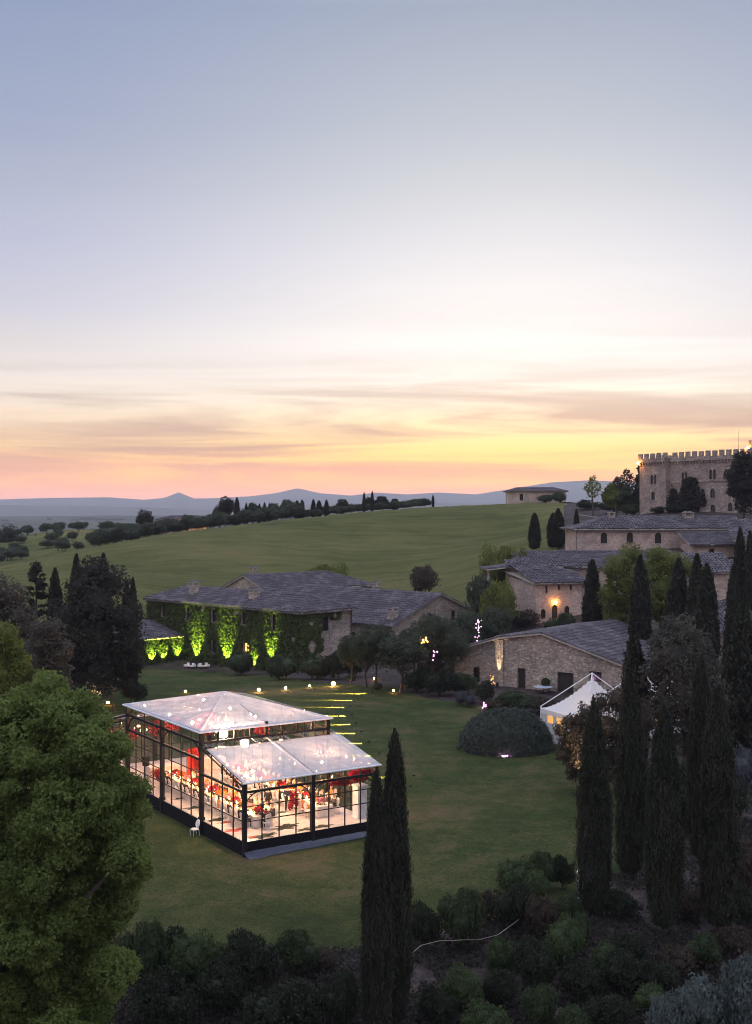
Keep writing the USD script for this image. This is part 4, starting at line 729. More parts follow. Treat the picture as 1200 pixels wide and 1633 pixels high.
# lamps in the roof
glow('flood_lens', (1, .74, .44), 260)
for i, (u, v, z, lb) in enumerate([(1.9, 7.0, 6.55, 'upper of the two big floodlights in the pavilion gable'), (3.5, 6.9, 5.75, 'lower of the two big floodlights in the pavilion gable')]):
    t = thing('flood_lamp', lb, 'lamp', PW(u, v, z), PA); obj('housing', MB().box((0, .12, 0), (.72, .2, .52)), DM, t); obj('lens', MB().ball((0, -.02, 0), .27, 2), M['flood_lens'], t); obj('hanger', MB().tube([V(0, .12, .25), V(0, .12, 6.95 - z)], .025, 5), DM, t)
def pendant(c):
    obj('bulb', MB().ball((0, 0, 0), .07, 2), M['lamp_white'], c); obj('cap', MB().lathe([(.001, .13), (.07, .11), (.05, .22), (.001, .24)], 8), DM, c); obj('cord', MB().tube([V(0, 0, .2), V(0, 0, .9)], .012, 4), DM, c)
for u in (2.4, 7.6):
    for v in (9.0, 13.3, 17.6): place('pendant', pendant, 'pendant_lamp', 'small white pendant bulb hanging under the transparent pyramid roof', 'lamp', PW(u, v, 6.35), PA, 'pendant bulbs under the pyramid roof')
for u in (2.2, 7.6):
    for v in (3.2, 23.4): place('pendant', pendant, 'pendant_lamp', 'small white pendant bulb hanging under a sloping side roof', 'lamp', PW(u, v, 4.6), PA, 'pendant bulbs under the sloping side roofs')
# --- furniture
def chair_parts(c, m='white_paint', pad='ivory_cloth'):
    for sx in (-1, 1):
        obj('leg', MB().tube([V(.22*sx, .22, .44), V(.21*sx, .22, 0)], [.028, .016], 6), M[m], c)
        obj('leg', MB().tube([V(.19*sx, -.2, .44), V(.19*sx, -.27, 0)], [.028, .018], 6), M[m], c)
        obj('back_support', MB().tube([V(.14*sx, -.2, .42), V(.13*sx, -.235, .6)], .022, 6), M[m], c)
    obj('seat', MB().lathe([(.001, .40), (.24, .40), (.27, .43), (.27, .47), (.23, .51), (.001, .52)], 14), M[pad], c)
    g = np.linspace(0, 2*PI, 19); obj('back_frame', MB().tube([V(.215*math.cos(a), -.25 - .06*math.sin(a), .80 + .25*math.sin(a)) for a in g], .026, 6), M[m], c)
    e = trimesh.creation.icosphere(2); v = np.array(e.vertices) * [.19, .03, .23]; v[:, 1] += -.25 - v[:, 2]*.24; v[:, 2] += .80; obj('backrest', (v, e.faces), M[pad], c, smooth=True)
def sph(p, r): return m3.Manifold.sphere(float(r), 10).translate(tuple(map(float, p)))
def bone(*pr): return m3.Manifold.batch_hull([sph(p, r) for p, r in pr])
def hand(w, d, s):
    w, d = np.array(w, float), unit(np.array(d, float)); sd = unit(np.cross(d, [0, 0, 1.])) * s; dn = V(0, 0, -1) - d*(V(0, 0, -1) @ d); dn = unit(dn)
    out = [bone((w, .024), (w + d*.085 + sd*.028, .016), (w + d*.085 - sd*.028, .016))]
    for i, L in enumerate((.055, .068, .072, .064)):
        b = w + d*.085 + sd*(.03 - .02*i); k = b + d*L*.6 + dn*.012; out += [bone((b, .0095), (k, .009)), bone((k, .009), (k + d*L*.35 + dn*.022, .008))]
    b = w + d*.03 - sd*.026; k = b - sd*.03 + d*.03 + dn*.012; return out + [bone((b, .012), (k, .0105)), bone((k, .0105), (k + d*.03 + dn*.01, .009))]
def person_parts(c, pose, top, bottom, hair, female=False):
    if pose == 'sit': hz, ch, sh, hd = .56, .86, 1.02, 1.27; hips = [V(.09*s, 0, hz) for s in (-1, 1)]; kn = [V(.11*s, .43, .54) for s in (-1, 1)]; an = [V(.11*s, .41, .09) for s in (-1, 1)]; el = [V(.25*s, .08, .80) for s in (-1, 1)]; wr = [V(.16*s, .33, .83) for s in (-1, 1)]; lean = .03
    else:
        hz, ch, sh, hd = .93, 1.24, 1.41, 1.66; lean = .0; st = .12 if pose == 'walk' else .02
        hips = [V(.09*s, 0, hz) for s in (-1, 1)]; kn = [V(.1*s, .04 + st*s*.7, .5) for s in (-1, 1)]; an = [V(.1*s, -.02 + st*s*1.4, .085) for s in (-1, 1)]; el = [V(.25*s, -.05, 1.13) for s in (-1, 1)]; wr = [V(.22*s, .14, .95), V(.2*s, .18, 1.05)] if False else [V(-.23, .12, .92), V(.2, .26, 1.08)]
    C = V(0, lean, ch); S = [V((.165 if female else .19)*s, lean, sh) for s in (-1, 1)]; Nk = V(0, lean, sh + .07); Hd = V(0, lean + .02, hd)
    b = [bone((hips[0], .105), (hips[1], .105), (V(0, 0, hz + .14), .115)), bone((V(0, 0, hz + .12), .115), (C + V(.06, 0, 0), .12), (C - V(.06, 0, 0), .12)), bone((C + V(.07, 0, 0), .115), (C - V(.07, 0, 0), .115), (S[0] - V(0, 0, .02), .065), (S[1] - V(0, 0, .02), .065), (Nk, .055)), ]
    arms, legs = [], []
    for i, s in enumerate((-1, 1)):
        legs += [bone((hips[i], .095), (kn[i], .06)), bone((kn[i], .058), (an[i], .04))]; arms += [bone((S[i], .06), (el[i], .043)), bone((el[i], .042), (wr[i], .028))]
    feet = [bone((an[i], .042), (an[i] + V(0, .05, -.05), .035), (an[i] + V(.01*s, .15, -.055), .03)) for i, s in enumerate((-1, 1))]
    head = [bone((Nk - V(0, 0, .03), .055), (Hd - V(0, 0, .06), .052)), bone((Hd + V(0, -.02, .03), .095), (Hd + V(0, .02, .02), .088), (Hd + V(0, .05, -.085), .038)), bone((Hd + V(0, .105, -.005), .012), (Hd + V(0, .118, -.03), .014)), bone((Hd + V(-.022, .092, -.062), .009), (Hd + V(.022, .092, -.062), .009))] + [bone((Hd + V(.098*s, 0, 0), .016), (Hd + V(.094*s, .01, -.035), .012)) for s in (-1, 1)]
    hands = hand(wr[0], wr[0] - el[0], 1) + hand(wr[1], wr[1] - el[1], -1)
    U = lambda L: m3.Manifold.batch_boolean(L, m3.OpType.Add)
    obj('body', U(b + arms + legs + feet + head + hands), M['skin'], c, smooth=60)
    grow = lambda L: [x for x in L]
    k = 1.012; big = lambda p, r: (p, r + .014)
    tb = [bone(big(hips[0], .105), big(hips[1], .105), (V(0, 0, hz + .14), .13)), bone((V(0, 0, hz + .12), .13), (C + V(.06, 0, 0), .134), (C - V(.06, 0, 0), .134)), bone((C + V(.07, 0, 0), .13), (C - V(.07, 0, 0), .13), (S[0] - V(0, 0, .02), .08), (S[1] - V(0, 0, .02), .08))]
    ab, lb = [], []
    for i in range(2):
        ab += [bone((S[i], .076), (el[i], .056))] + ([bone((el[i], .056), (wr[i] + (el[i]-wr[i])*.12, .042))] if not female else [])
        lb += [bone((hips[i], .112), (kn[i], .076)), bone((kn[i], .075), (an[i] + V(0, 0, .03), .06))]
    if female:
        lo = V(0, .40, .2) if pose == 'sit' else V(0, .02, .25); kk = V(0, .43, .54) if pose == 'sit' else V(0, .01, .55)
        lb = [bone((hips[0], .12), (hips[1], .12), (kk + V(.12, 0, 0), .1), (kk - V(.12, 0, 0), .1)), bone((kk + V(.12, 0, 0), .1), (kk - V(.12, 0, 0), .1), (lo + V(.15, 0, 0), .1), (lo - V(.15, 0, 0), .1))]
        obj('dress', U(tb + lb), M[top], c, smooth=60)
    else: obj('jacket', U(tb + ab), M[top], c, smooth=60); obj('trousers', U(lb), M[bottom], c, smooth=60); obj('shoes', U([x.translate((0, .004, -.004)) for x in feet]), M['hair_dark'], c)
    hr = [bone((Hd + V(0, -.035, .045), .092), (Hd + V(0, .02, .06), .075))] + ([bone((Hd + V(0, -.05, .03), .085), (Hd + V(0, -.07, -.12), .06))] if female else []); obj('hair', U(hr), M[hair], c, smooth=60)
def folded(u0, u1, v0, v1, z1, z0, seed):
    """Tablecloth: flat top with a skirt that hangs in folds."""
    per = [(a, v0) for a in np.arange(u0, u1, .1)] + [(u1, b) for b in np.arange(v0, v1, .1)] + [(a, v1) for a in np.arange(u1, u0, -.1)] + [(u0, b) for b in np.arange(v1, v0, -.1)]
    per = np.array(per); c = np.array([(u0+u1)/2, (v0+v1)/2]); n = len(per); rows = []
    dirn = np.stack([np.where(per[:, 0] <= u0 + 1e-6, -1, np.where(per[:, 0] >= u1 - 1e-6, 1, 0)), np.where(per[:, 1] <= v0 + 1e-6, -1, np.where(per[:, 1] >= v1 - 1e-6, 1, 0))], 1)
    for t_ in (0, .35, 1): rows.append(np.concatenate([per + dirn * (t_ * (.05 + .045*np.sin(np.arange(n)*2.1 + seed)))[:, None], np.full((n, 1), z1 + (z0 - z1)*t_)], 1))
    v = np.vstack(rows + [np.array([[*c, z1]])]); k = np.arange(n); k2 = (k + 1) % n
    f = [np.stack([r*n + k, r*n + k2, (r+1)*n + k2], 1) for r in (0, 1)] + [np.stack([r*n + k, (r+1)*n + k2, (r+1)*n + k], 1) for r in (0, 1)]
    top = [[u0, v0, z1], [u1, v0, z1], [u1, v1, z1], [u0, v1, z1]]; m = MB().add(v, np.vstack(f)); m.add(top, [[0, 1, 2, 3]]); return m
rf = np.random.default_rng(33)
def flowers(kind):
    def b(c):
        r = np.random.default_rng(len(kind)*7); q = r.normal(0, 1, (150, 3)); q /= np.linalg.norm(q, axis=1, keepdims=True); q[:, 2] = np.abs(q[:, 2]); s = [.34, .26, .26]
        obj('blossoms', MB().add(*leaf_cards(q*s*r.uniform(.7, 1.1, (150, 1)) + V(0, 0, .16), q, .13, r, None, .95, .5)), M[kind], c); q2 = r.normal(0, 1, (70, 3)); q2 /= np.linalg.norm(q2, axis=1, keepdims=True)
        obj('foliage', MB().add(*leaf_cards(q2*[.42, .3, .16] + V(0, 0, .14), q2, .15, r, None, .5, .6)), M['leaf_shrub'], c); obj('bowl', MB().lathe([(.001, 0), (.10, 0), (.17, .12), (.15, .12), (.001, .08)], 10), M['white_paint'], c)
    return b
def candle(c):
    obj('holder', MB().lathe([(.001, 0), (.05, 0), (.055, .14), (.05, .14), (.045, .02), (.001, .02)], 8), M['clear_pane'], c); obj('candle', MB().tube([V(0, 0, .01), V(0, 0, .08)], .032, 7), M['ivory_cloth'], c); obj('flame', MB().lathe([(.001, .08), (.05, .14), (.035, .22), (.001, .29)], 8), M['candle_flame'], c)
kinds = [('suit_black', 'suit_black', 'hair_dark', False, 'man in a black suit'), ('suit_navy', 'suit_navy', 'hair_fair', False, 'man in a dark navy suit'), ('shirt_white', 'suit_navy', 'hair_dark', False, 'man in a white shirt'), ('dress_red', '', 'hair_dark', True, 'woman in a red dress'), ('dress_orange', '', 'hair_dark', True, 'woman in an orange dress'), ('dress_rose', '', 'hair_fair', True, 'woman in a rose dress')]
def guest(k, loc, rz, label, group=None, pose='sit'):
    K = kinds[k]; key = f'guest_{pose}_{"abcdef"[k]}'; return place(key, lambda c: person_parts(c, pose, *K[:4]), 'person', label, 'person', loc, rz, group)
for ti, (u0, u1, side_) in enumerate(((2.0, 3.3, 'left-hand'), (6.9, 8.15, 'right-hand'))):
    v0, v1 = 2.6, 17.6; t = thing('banquet_table', f'long {side_} banquet table under a floor-length ivory cloth', 'table', PW(0, 0), PA)
    obj('tablecloth', folded(u0, u1, v0, v1, FZ + .76, FZ + .03, ti), M['ivory_cloth'], t); obj('tabletop', MB().box(((u0+u1)/2, (v0+v1)/2, FZ + .72), (u1 - u0 - .04, v1 - v0 - .04, .04)), M['wood_dark'], t)
    for a in (u0 + .15, u1 - .15):
        for b in np.linspace(v0 + .3, v1 - .3, 4): obj('leg', MB().box((a, b, FZ + .35), (.06, .06, .70)), M['wood_dark'], t)
    um = (u0 + u1)/2
    for i, v in enumerate(np.arange(v0 + .55, v1 - .2, 1.15)):
        kd = ('petal_red', 'petal_pink', 'petal_orange')[(i + ti) % 3]; nm = {'petal_red': 'red', 'petal_pink': 'pink', 'petal_orange': 'orange'}[kd]
        place('flowers_' + nm, flowers(kd), 'flower_arrangement', f'low {nm} flower arrangement along the {side_} banquet table', 'flowers', PW(um, v, FZ + .765), PA + rf.uniform(0, 3), f'{nm} table flowers on the {side_} table', rf.uniform(.9, 1.35))
        for s in (-1, 1): place('candle', candle, 'candle', f'burning candle in a glass on the {side_} banquet table', 'candle', PW(um + s*rf.uniform(.2, .4), v + .55 + rf.uniform(-.12, .12), FZ + .763), 0, f'candles on the {side_} table')
    for s in (-1, 1):
        uu = u0 - .42 if s < 0 else u1 + .42; rz = PA + (-PI/2 if s < 0 else PI/2); where = 'outer' if (s < 0) == (ti == 0) else 'aisle'
        for i, v in enumerate(np.arange(v0 + .5, v1 - .3, .80)):
            place('chair', chair_parts, 'dining_chair', f'white oval-backed chair on the {where} side of the {side_} banquet table', 'chair', PW(uu, v, FZ), rz, f'chairs on the {where} side of the {side_} table')
            if rf.random() < .82:
                k = int(rf.choice(6, p=[.34, .26, .12, .06, .09, .13])); guest(k, PW(uu, v, FZ - .02) , rz, f'{kinds[k][4]} seated on the {where} side of the {side_} banquet table', f'guests: {kinds[k][4]}, {where} side of the {side_} table')
# end places and people one can point to
for u, v, rz, k, lb in ((2.65, 2.05, 0, 0, 'man in black suit seated at the near head of the left-hand table'), (9.75, 5.4, PI*.5, 4, 'woman in orange seated apart by the right-hand glass wall'), ):
    place('chair', chair_parts, 'dining_chair', 'white oval-backed chair under the ' + lb.split(' seated')[0], 'chair', PW(u, v, FZ), PA + rz); guest(k, PW(u, v, FZ - .02), PA + rz, lb)
for u, v, rz, k, ps, lb in ((4.8, 5.9, 2.4, 0, 'stand', 'waiter in black standing in the aisle nearest the left-hand table'), (6.2, 5.6, -.6, 1, 'walk', 'waiter in dark suit walking in the aisle by the right-hand table'), (4.2, 9.6, 1.2, 0, 'walk', 'waiter in black halfway down the aisle'), (5.6, 12.5, 2.8, 5, 'stand', 'woman in a rose dress standing far down the aisle'), (1.0, 15.5, .3, 1, 'stand', 'man in navy standing behind the left-hand chairs near the middle post')):
    guest(k, PW(u, v, FZ - .015), PA + rz, lb, None, ps)
def plinth(c):
    obj('column', MB().box((0, 0, 1.1), (.72, .72, 2.2)), M['white_paint'], c); obj('base', MB().box((0, 0, .06), (.84, .84, .12)), M['white_paint'], c); obj('capital', MB().box((0, 0, 2.24), (.86, .86, .1)), M['white_paint'], c)
place('plinth', plinth, 'plinth', 'tall white plinth in the front right corner of the pavilion', 'plinth', PW(9.45, 1.2, FZ), PA)
place('plinth', plinth, 'plinth', 'tall white plinth in the rear left corner of the pavilion', 'plinth', PW(.8, 24.6, FZ), PA)
def bloom_cloud(name, label, loc, rad, n, m='petal_red', sz=.2, seed=1, group=None):
    r = np.random.default_rng(seed); t = thing(name, label, 'flowers', loc, PA, group); bl = [(V(*(r.uniform(-1, 1, 3) * np.array(rad) * .6)), np.array(rad) * r.uniform(.35, .6)) for _ in range(7)]
    ps, ns = [], []
    for c, q in bl: d = r.normal(0, 1, (n//7, 3)); d /= np.linalg.norm(d, axis=1, keepdims=True); ps.append(c + d*q); ns.append(d)
    obj('blossoms', MB().add(*leaf_cards(np.vstack(ps), np.vstack(ns), sz, r, None, .8, .8)), M[m], t)
    st = MB()
    for c, q in bl[:5]: st.tube([V(0, 0, -rad[2]), c*.5, c], [.02, .015, .01], 4)
    obj('branches', st, M['bark'], t)
bloom_cloud('red_bouquet', 'big red flower bouquet on top of the front right plinth', PW(9.45, 1.2, FZ + 2.85), (.8, .8, .6), 420, seed=2)
bloom_cloud('red_bouquet', 'big red flower bouquet on top of the rear left plinth', PW(.8, 24.6, FZ + 2.85), (.8, .8, .6), 420, seed=3)
for i, (u, v, z, rr_, lb) in enumerate([(7.6, .5, 3.75, (1.5, .3, .35), 'red garland along the front rail right of centre'), (9.2, .4, 4.15, (.7, .3, .3), 'red garland at the front right corner post'), (3.0, 19.6, 4.9, (1.7, .8, .9), 'red hanging flowers at the far left of the pavilion'), (6.4, 19.2, 5.2, (1.8, .8, .8), 'red hanging flowers at the far centre of the pavilion'), (8.8, 14, 5.2, (.7, 1.5, .7), 'red hanging flowers along the right glass wall'), (1.2, 22.5, 4.0, (1.0, 1.3, .7), 'red hanging flowers in the rear side bay'), (5.8, 4.2, 2.0, (.35, .5, .9), 'red flowering branches by the right-hand table end'), (3.9, 15.9, 2.7, (.5, .5, 1.2), 'tall red flower tree by the left-hand table'), (1.9, 18.5, 1.6, (.7, .7, .6), 'red flowers low by the rear left post'), (8.0, 24.0, 3.8, (1.4, 1.0, .9), 'red hanging flowers in the rear right bay'), (2.7, 2.2, 1.9, (.3, .3, .25), 'red posy at the near end of the left-hand table')]):
    bloom_cloud('red_flowers', lb, PW(u, v, z), np.array(rr_)*.8, int(230 + 160*rr_[0]), sz=.16, seed=40 + i)
dr = thing('red_drape', 'tall scarlet fabric drape hanging beyond the left-hand table', 'drape', PW(4.3, 17.2, FZ), PA)
xs = np.linspace(-.55, .55, 24); vv = np.array([[x, .09*math.sin(x*19) + y_*.05, z] for z, y_ in ((0.0, 1), (1.3, .4), (2.7, 0)) for x in xs]); ff = np.array([[r_*24 + i, r_*24 + i + 1, r_*24 + 25 + i, r_*24 + 24 + i] for r_ in range(2) for i in range(23)]); obj('fabric', (vv, ff), M['drape_red'], dr, smooth=True); obj('rod', MB().tube([V(-.65, 0, 2.72), V(.65, 0, 2.72)], .025, 6).tube([V(-.6, .12, 0), V(-.6, 0, 2.7)], .02, 6).tube([V(.6, .12, 0), V(.6, 0, 2.7)], .02, 6), DM, dr)
sk = thing('loudspeaker', 'black loudspeaker on a slim stand by the rear left post', 'speaker', PW(1.0, 18.9, FZ), PA)
obj('cabinet', MB().box((0, 0, 1.75), (.42, .4, .7)), M['black_cloth'], sk); obj('pole', MB().tube([V(0, 0, .3), V(0, 0, 1.4)], .03, 6), DM, sk)
for a in (0, 2.1, 4.2): obj('leg', MB().tube([V(0, 0, .75), V(.5*math.cos(a), .5*math.sin(a), .01)], .018, 5), DM, sk)
for u, v, lb in ((3.2, 20.6, 'ivory buffet table near the rear of the pavilion'), (7.4, 21.2, 'ivory buffet table at the rear right of the pavilion')):
    t = thing('buffet_table', lb, 'table', PW(u, v), PA); obj('tablecloth', folded(-1.3, 1.3, -.5, .5, FZ + .9, FZ + .02, 3), M['ivory_cloth'], t); obj('tabletop', MB().box((0, 0, FZ + .86), (2.5, .94, .04)), M['wood_dark'], t)
oc = place('chair', chair_parts, 'garden_chair', 'single white oval-backed chair on the grass outside the pavilion skirt', 'chair', PW(-.62, 6.25, 0), PA + PI*.55); 

# ------------------------------------------------------------------ white pagoda marquees
def marquee(label, cx, cy, S, ez, pk, fp, rot, lit=True):
    g0 = float(gz(cx, cy)); t = thing('pagoda_marquee', label, 'marquee', (cx, cy, 0), rot); n = 24; g = np.linspace(-1, 1, n + 1); a, b = np.meshgrid(g, g, indexing='ij'); r = np.maximum(np.abs(a), np.abs(b)); d = np.sqrt(a*a + b*b) / np.maximum(1e-9, np.sqrt(1 + (np.minimum(np.abs(a), np.abs(b)) / np.maximum(r, 1e-9))**2)); z = ez + (pk - ez) * np.clip(1 - r, 0, 1)**1.55 - .12*(1 - np.abs(a*b))*r**6
    v = np.stack([a*S/2, b*S/2, z], -1).reshape(-1, 3); i, j = np.meshgrid(np.arange(n), np.arange(n), indexing='ij'); m = n + 1
    obj('canopy', (v, np.stack([i*m + j, (i+1)*m + j, (i+1)*m + j + 1, i*m + j + 1], -1).reshape(-1, 4)), M['white_membrane'], t, smooth=True)
    C = [V(-S/2, -S/2), V(S/2, -S/2), V(S/2, S/2), V(-S/2, S/2)]
    for k in range(4):
        p, q = C[k], C[(k+1) % 4]; val = MB(); xs = np.linspace(0, 1, 33); top = [p + (q-p)*x + Z1*(ez - .02 - .12*(1 - abs(2*x-1))) for x in xs]; bot = [w - Z1*(.42 + .1*abs(math.sin(x*PI*8))) + Z1*(.12*(1-abs(2*x-1)))*.6 for w, x in zip(top, xs)]
        val.add(np.array(top + bot), [[i, i+1, 34+i, 33+i] for i in range(32)]); obj('valance', val, M['white_membrane'], t)
        obj('post', MB().box(p*.985 + Z1*((ez + g0)/2), (.12, .12, ez - g0 + .2)), M['white_paint'], t); obj('outer_strut', MB().tube([p + Z1*(ez + .12), Z1*fp], .055, 6), M['white_paint'], t)
        nw = unit(np.cross(q - p, Z1)); hl = [rect(S*x, ez - 1.25 - 0, .9, .85) for x in (.2, .4, .6, .8)]
        obj('side_wall', wall_mesh([(0.1, g0 - .2), (S - .1, g0 - .2), (S - .1, ez - .35), (.1, ez - .35)], hl, p*.975, unit(q - p), .01, -nw), M['white_membrane'], t)
        for h in hl: x0, z0, x1, z1 = h.bounds; e = unit(q-p); obj('glowing_window', MB().add([p*.975 + e*x0 + Z1*z0, p*.975 + e*x1 + Z1*z0, p*.975 + e*x1 + Z1*z1, p*.975 + e*x0 + Z1*z1], [[0, 1, 2, 3]]), M['tent_window_glow'], t)  # amber light from inside is put into the panes as emission
    return t
marquee('white pagoda marquee with outside struts beside the big round bush', 20.6, 113.5, 7.0, 3.1, 6.25, 6.65, .5)
marquee('second white pagoda marquee half hidden behind the holm oak', 27.0, 117.5, 7.0, 3.3, 6.45, 6.85, .5)
t = thing('marquee_lamp', 'amber lamp glowing inside the white marquee', 'lamp', (20.2, 112.2, 2.9)); obj('lamp_glass', MB().ball((0, 0, 0), .08, 2), M['lamp_amber'], t); obj('cord', MB().tube([V(0, 0, .1), V(0, 0, 3.0)], .012, 4), DM, t)

# ------------------------------------------------------------------ trees and plants
def crown(blobs, n, size, rng, spread=1.05, aspect=.55, core=.56, up=None, cull=.70, jit=.20):
    """Leaves over the outsides of overlapping boughs; blobs: (centre, radii)."""
    C = np.array([b[0] for b in blobs], float); Rr = np.array([np.broadcast_to(b[1], 3) for b in blobs], float); w = (Rr[:, 0]*Rr[:, 2])**.9; k = rng.choice(len(C), n, p=w/w.sum())
    d = rng.normal(0, 1, (n, 3)); d /= np.linalg.norm(d, axis=1, keepdims=True); lump = .5*meshkit.noise(d*2.6 + k[:, None]*7.1, 3) + .5*meshkit.noise(d*6.5 + k[:, None]*3.1, 4)
    p = C[k] + d*Rr[k]*(.72 + .52*lump - np.abs(rng.normal(0, jit, n)))[:, None]; ok = np.ones(n, bool)
    for j in range(len(C)): ok &= (j == k) | ((((p - C[j])/Rr[j])**2).sum(1) > cull**2)
    p, d, k = p[ok], d[ok], k[ok]; q3 = p*1.15/np.clip(Rr[k][:, :1], .5, 2.2)*1.6
    p = p + (np.stack([meshkit.noise(q3, 11), meshkit.noise(q3, 12), meshkit.noise(q3, 13)], 1) - .5)*Rr[k]*.62 + d*Rr[k]*(rng.uniform(0, 1, (len(p), 1)) > .93)*rng.uniform(0, .28, (len(p), 1)); nn = d/Rr[k]; nn /= np.linalg.norm(nn, axis=1, keepdims=True); nn[:, 2] += .35
    mb = MB().add(*leaf_cards(p, nn, size, rng, None if up is None else np.array(up, float), aspect, spread))
    if core:
        e = trimesh.creation.icosphere(2); ev = np.array(e.vertices)
        for c, r in zip(C, Rr): mb.add(c + ev*r*(core*(.82 + .3*meshkit.noise(ev*2.6 + c, 5)))[:, None], e.faces)
    return mb
def auto_blobs(c, r, k, rng, lo=.30, hi=.46, flat=-.35):
    c, r = np.array(c, float), np.array(r, float); out = [(c, r*.72)]
    while len(out) < k:
        d = rng.normal(0, 1, 3); d /= np.linalg.norm(d)
        if d[2] > flat: q = rng.uniform(lo, hi); out.append((c + d*r*(1.02 - q), r.mean()*q*np.array([1.15, 1.15, .9])))
    return out
def trunk_mesh(h, r, blobs, rng, n_limb=7):
    mb = MB(); top = np.array([rng.normal(0, .1)*h*.3, rng.normal(0, .1)*h*.3, h]); mid = top*.5 + [rng.normal(0, r), rng.normal(0, r), 0]
    mb.tube([V(0, 0, -.4), V(0, 0, .15), mid, top], [r*1.5, r*1.15, r*.85, r*.6], 9)
    for b in [blobs[i] for i in rng.permutation(len(blobs))[:n_limb]]:
        c = np.array(b[0]); s_ = mid + (top - mid)*rng.uniform(.2, 1); m_ = (s_ + c)/2 + rng.normal(0, .12, 3)*h*.4 + [0, 0, -.05*h]; mb.tube([s_, m_, c], [r*.5, r*.32, r*.1], 6)
    return mb
def broad(leaf, seed, h=8., w=3.2, base=2.2, k=16, n=9000, size=.24, bark='bark', r=.2, **kw):
    def b(c):
        rg = np.random.default_rng(seed); bl = auto_blobs((0, 0, (h + base)/2), (w, w, (h - base)/2), k, rg); obj('trunk', trunk_mesh(base + .25*(h - base), r, bl, rg), M[bark], c, smooth=True); obj('crown', crown(bl, n, size, rg, **kw), M[leaf], c)
    return b
def shrub(leaf, seed, w=1.2, h=1.3, k=7, n=2600, size=.14, **kw):
    def b(c):
        rg = np.random.default_rng(seed); bl = auto_blobs((0, 0, h*.5), (w, w, h*.5), k, rg, .4, .6, -.2); obj('foliage', crown(bl, n, size, rg, **kw), M[leaf], c)
        st = MB()
        for i in range(4): a = rg.uniform(0, 6); st.tube([V(.05*math.cos(a), .05*math.sin(a), -.2), V(w*.4*math.cos(a), w*.4*math.sin(a), h*.55)], [.05, .015], 5)
        obj('stem', st, M['bark'], c)
    return b
def cypress(seed, h=12., w=.95, n=10000, size=.5, leaf='leaf_cypress'):
    def b(c):
        rg = np.random.default_rng(seed); prof_t = [0, .03, .1, .3, .55, .75, .88, .96, 1]; prof_r = [.25, .62, .86, 1, .92, .72, .46, .22, .02]
        rad_ = lambda t_, a: w*np.interp(t_, prof_t, prof_r)*(.66 + .34*meshkit.noise(np.stack([np.cos(a)*1.6, np.sin(a)*1.6, t_*h*.45], -1), seed) + .34*meshkit.noise(np.stack([np.cos(a)*4.2, np.sin(a)*4.2, t_*h*1.1], -1), seed + 1))
        t_ = 1 - rg.uniform(0, 1, n)**.85*.985; t_ = rg.permutation(t_); a = rg.uniform(0, 2*PI, n); r_ = rad_(t_, a)*(1 + rg.normal(-.06, .14, n)) + w*(rg.uniform(0, 1, n) > .94)*rg.uniform(0, .22, n); P = np.stack([r_*np.cos(a), r_*np.sin(a), .25 + t_*(h - .3)], 1); Nn = np.stack([np.cos(a), np.sin(a), .25 + 0*a], 1)
        mb = MB().add(*leaf_cards(P, Nn, size, rg, np.array([0, 0, 1.]) + Nn*.35, .32, .7))
        tt, aa = np.meshgrid(np.linspace(0.01, .985, 40), np.linspace(0, 2*PI, 17)[:-1], indexing='ij'); rr_ = rad_(tt, aa)*.84; v = np.stack([rr_*np.cos(aa), rr_*np.sin(aa), .25 + tt*(h - .35)], -1).reshape(-1, 3); i, j = np.meshgrid(np.arange(39), np.arange(16), indexing='ij')
        mb.add(v, np.stack([i*16 + j, i*16 + (j+1) % 16, (i+1)*16 + (j+1) % 16, (i+1)*16 + j], -1).reshape(-1, 4)); obj('crown', mb, M[leaf], c); obj('trunk', MB().tube([V(0, 0, -.5), V(0, 0, .3), V(0, 0, h*.5)], [w*.22, w*.17, w*.08], 8), M['bark'], c)
    return b
rv = np.random.default_rng(91)
def plant_px(px, base_py, top_py, d=None, zoff=0.):
    """Ground position and height of something whose foot and tip are seen at these picture rows."""
    g = G(px, base_py) if d is None else on(px, d); return g + [0, 0, zoff], H - (top_py - CY)*g[1]/FP - g[2]
CYP = [('cyp_a', cypress(1), 12., .95), ('cyp_b', cypress(2), 12., .95), ('cyp_c', cypress(3), 12., .95)]
def put_cypress(i, px, base_py, top_py, wpx, label, d=None):
    key, bd, h0, w0 = CYP[i % 3]; g, hh = plant_px(px, base_py, top_py, d); s_ = wpx*g[1]/FP/2/w0/1.02; place(key, bd, 'cypress_tree', label, 'tree', g, rv.uniform(0, 6), None, (s_, s_, hh/h0))
FG = [('cyp_front_a', cypress(5, 13, 1.0, 52000, .22), 13., 1.0), ('cyp_front_b', cypress(6, 13, 1.0, 52000, .22), 13., 1.0), ('cyp_front_c', cypress(8, 13, 1.0, 52000, .22), 13., 1.0)]
def put_front(i, px, d, top_py, wpx, label):
    key, bd, h0, w0 = FG[i]; g, hh = plant_px(px, 0, top_py, d); s_ = wpx*g[1]/FP/2/w0/1.02; place(key, bd, 'cypress_tree', label, 'tree', g, rv.uniform(0, 6), None, (s_, s_, hh/h0))
put_front(0, 601, 50., 1228, 43, 'shorter front cypress overlapping the right end of the pavilion'); put_front(1, 630, 52.5, 1162, 46, 'taller cypress behind its shorter twin in the bottom centre foreground')
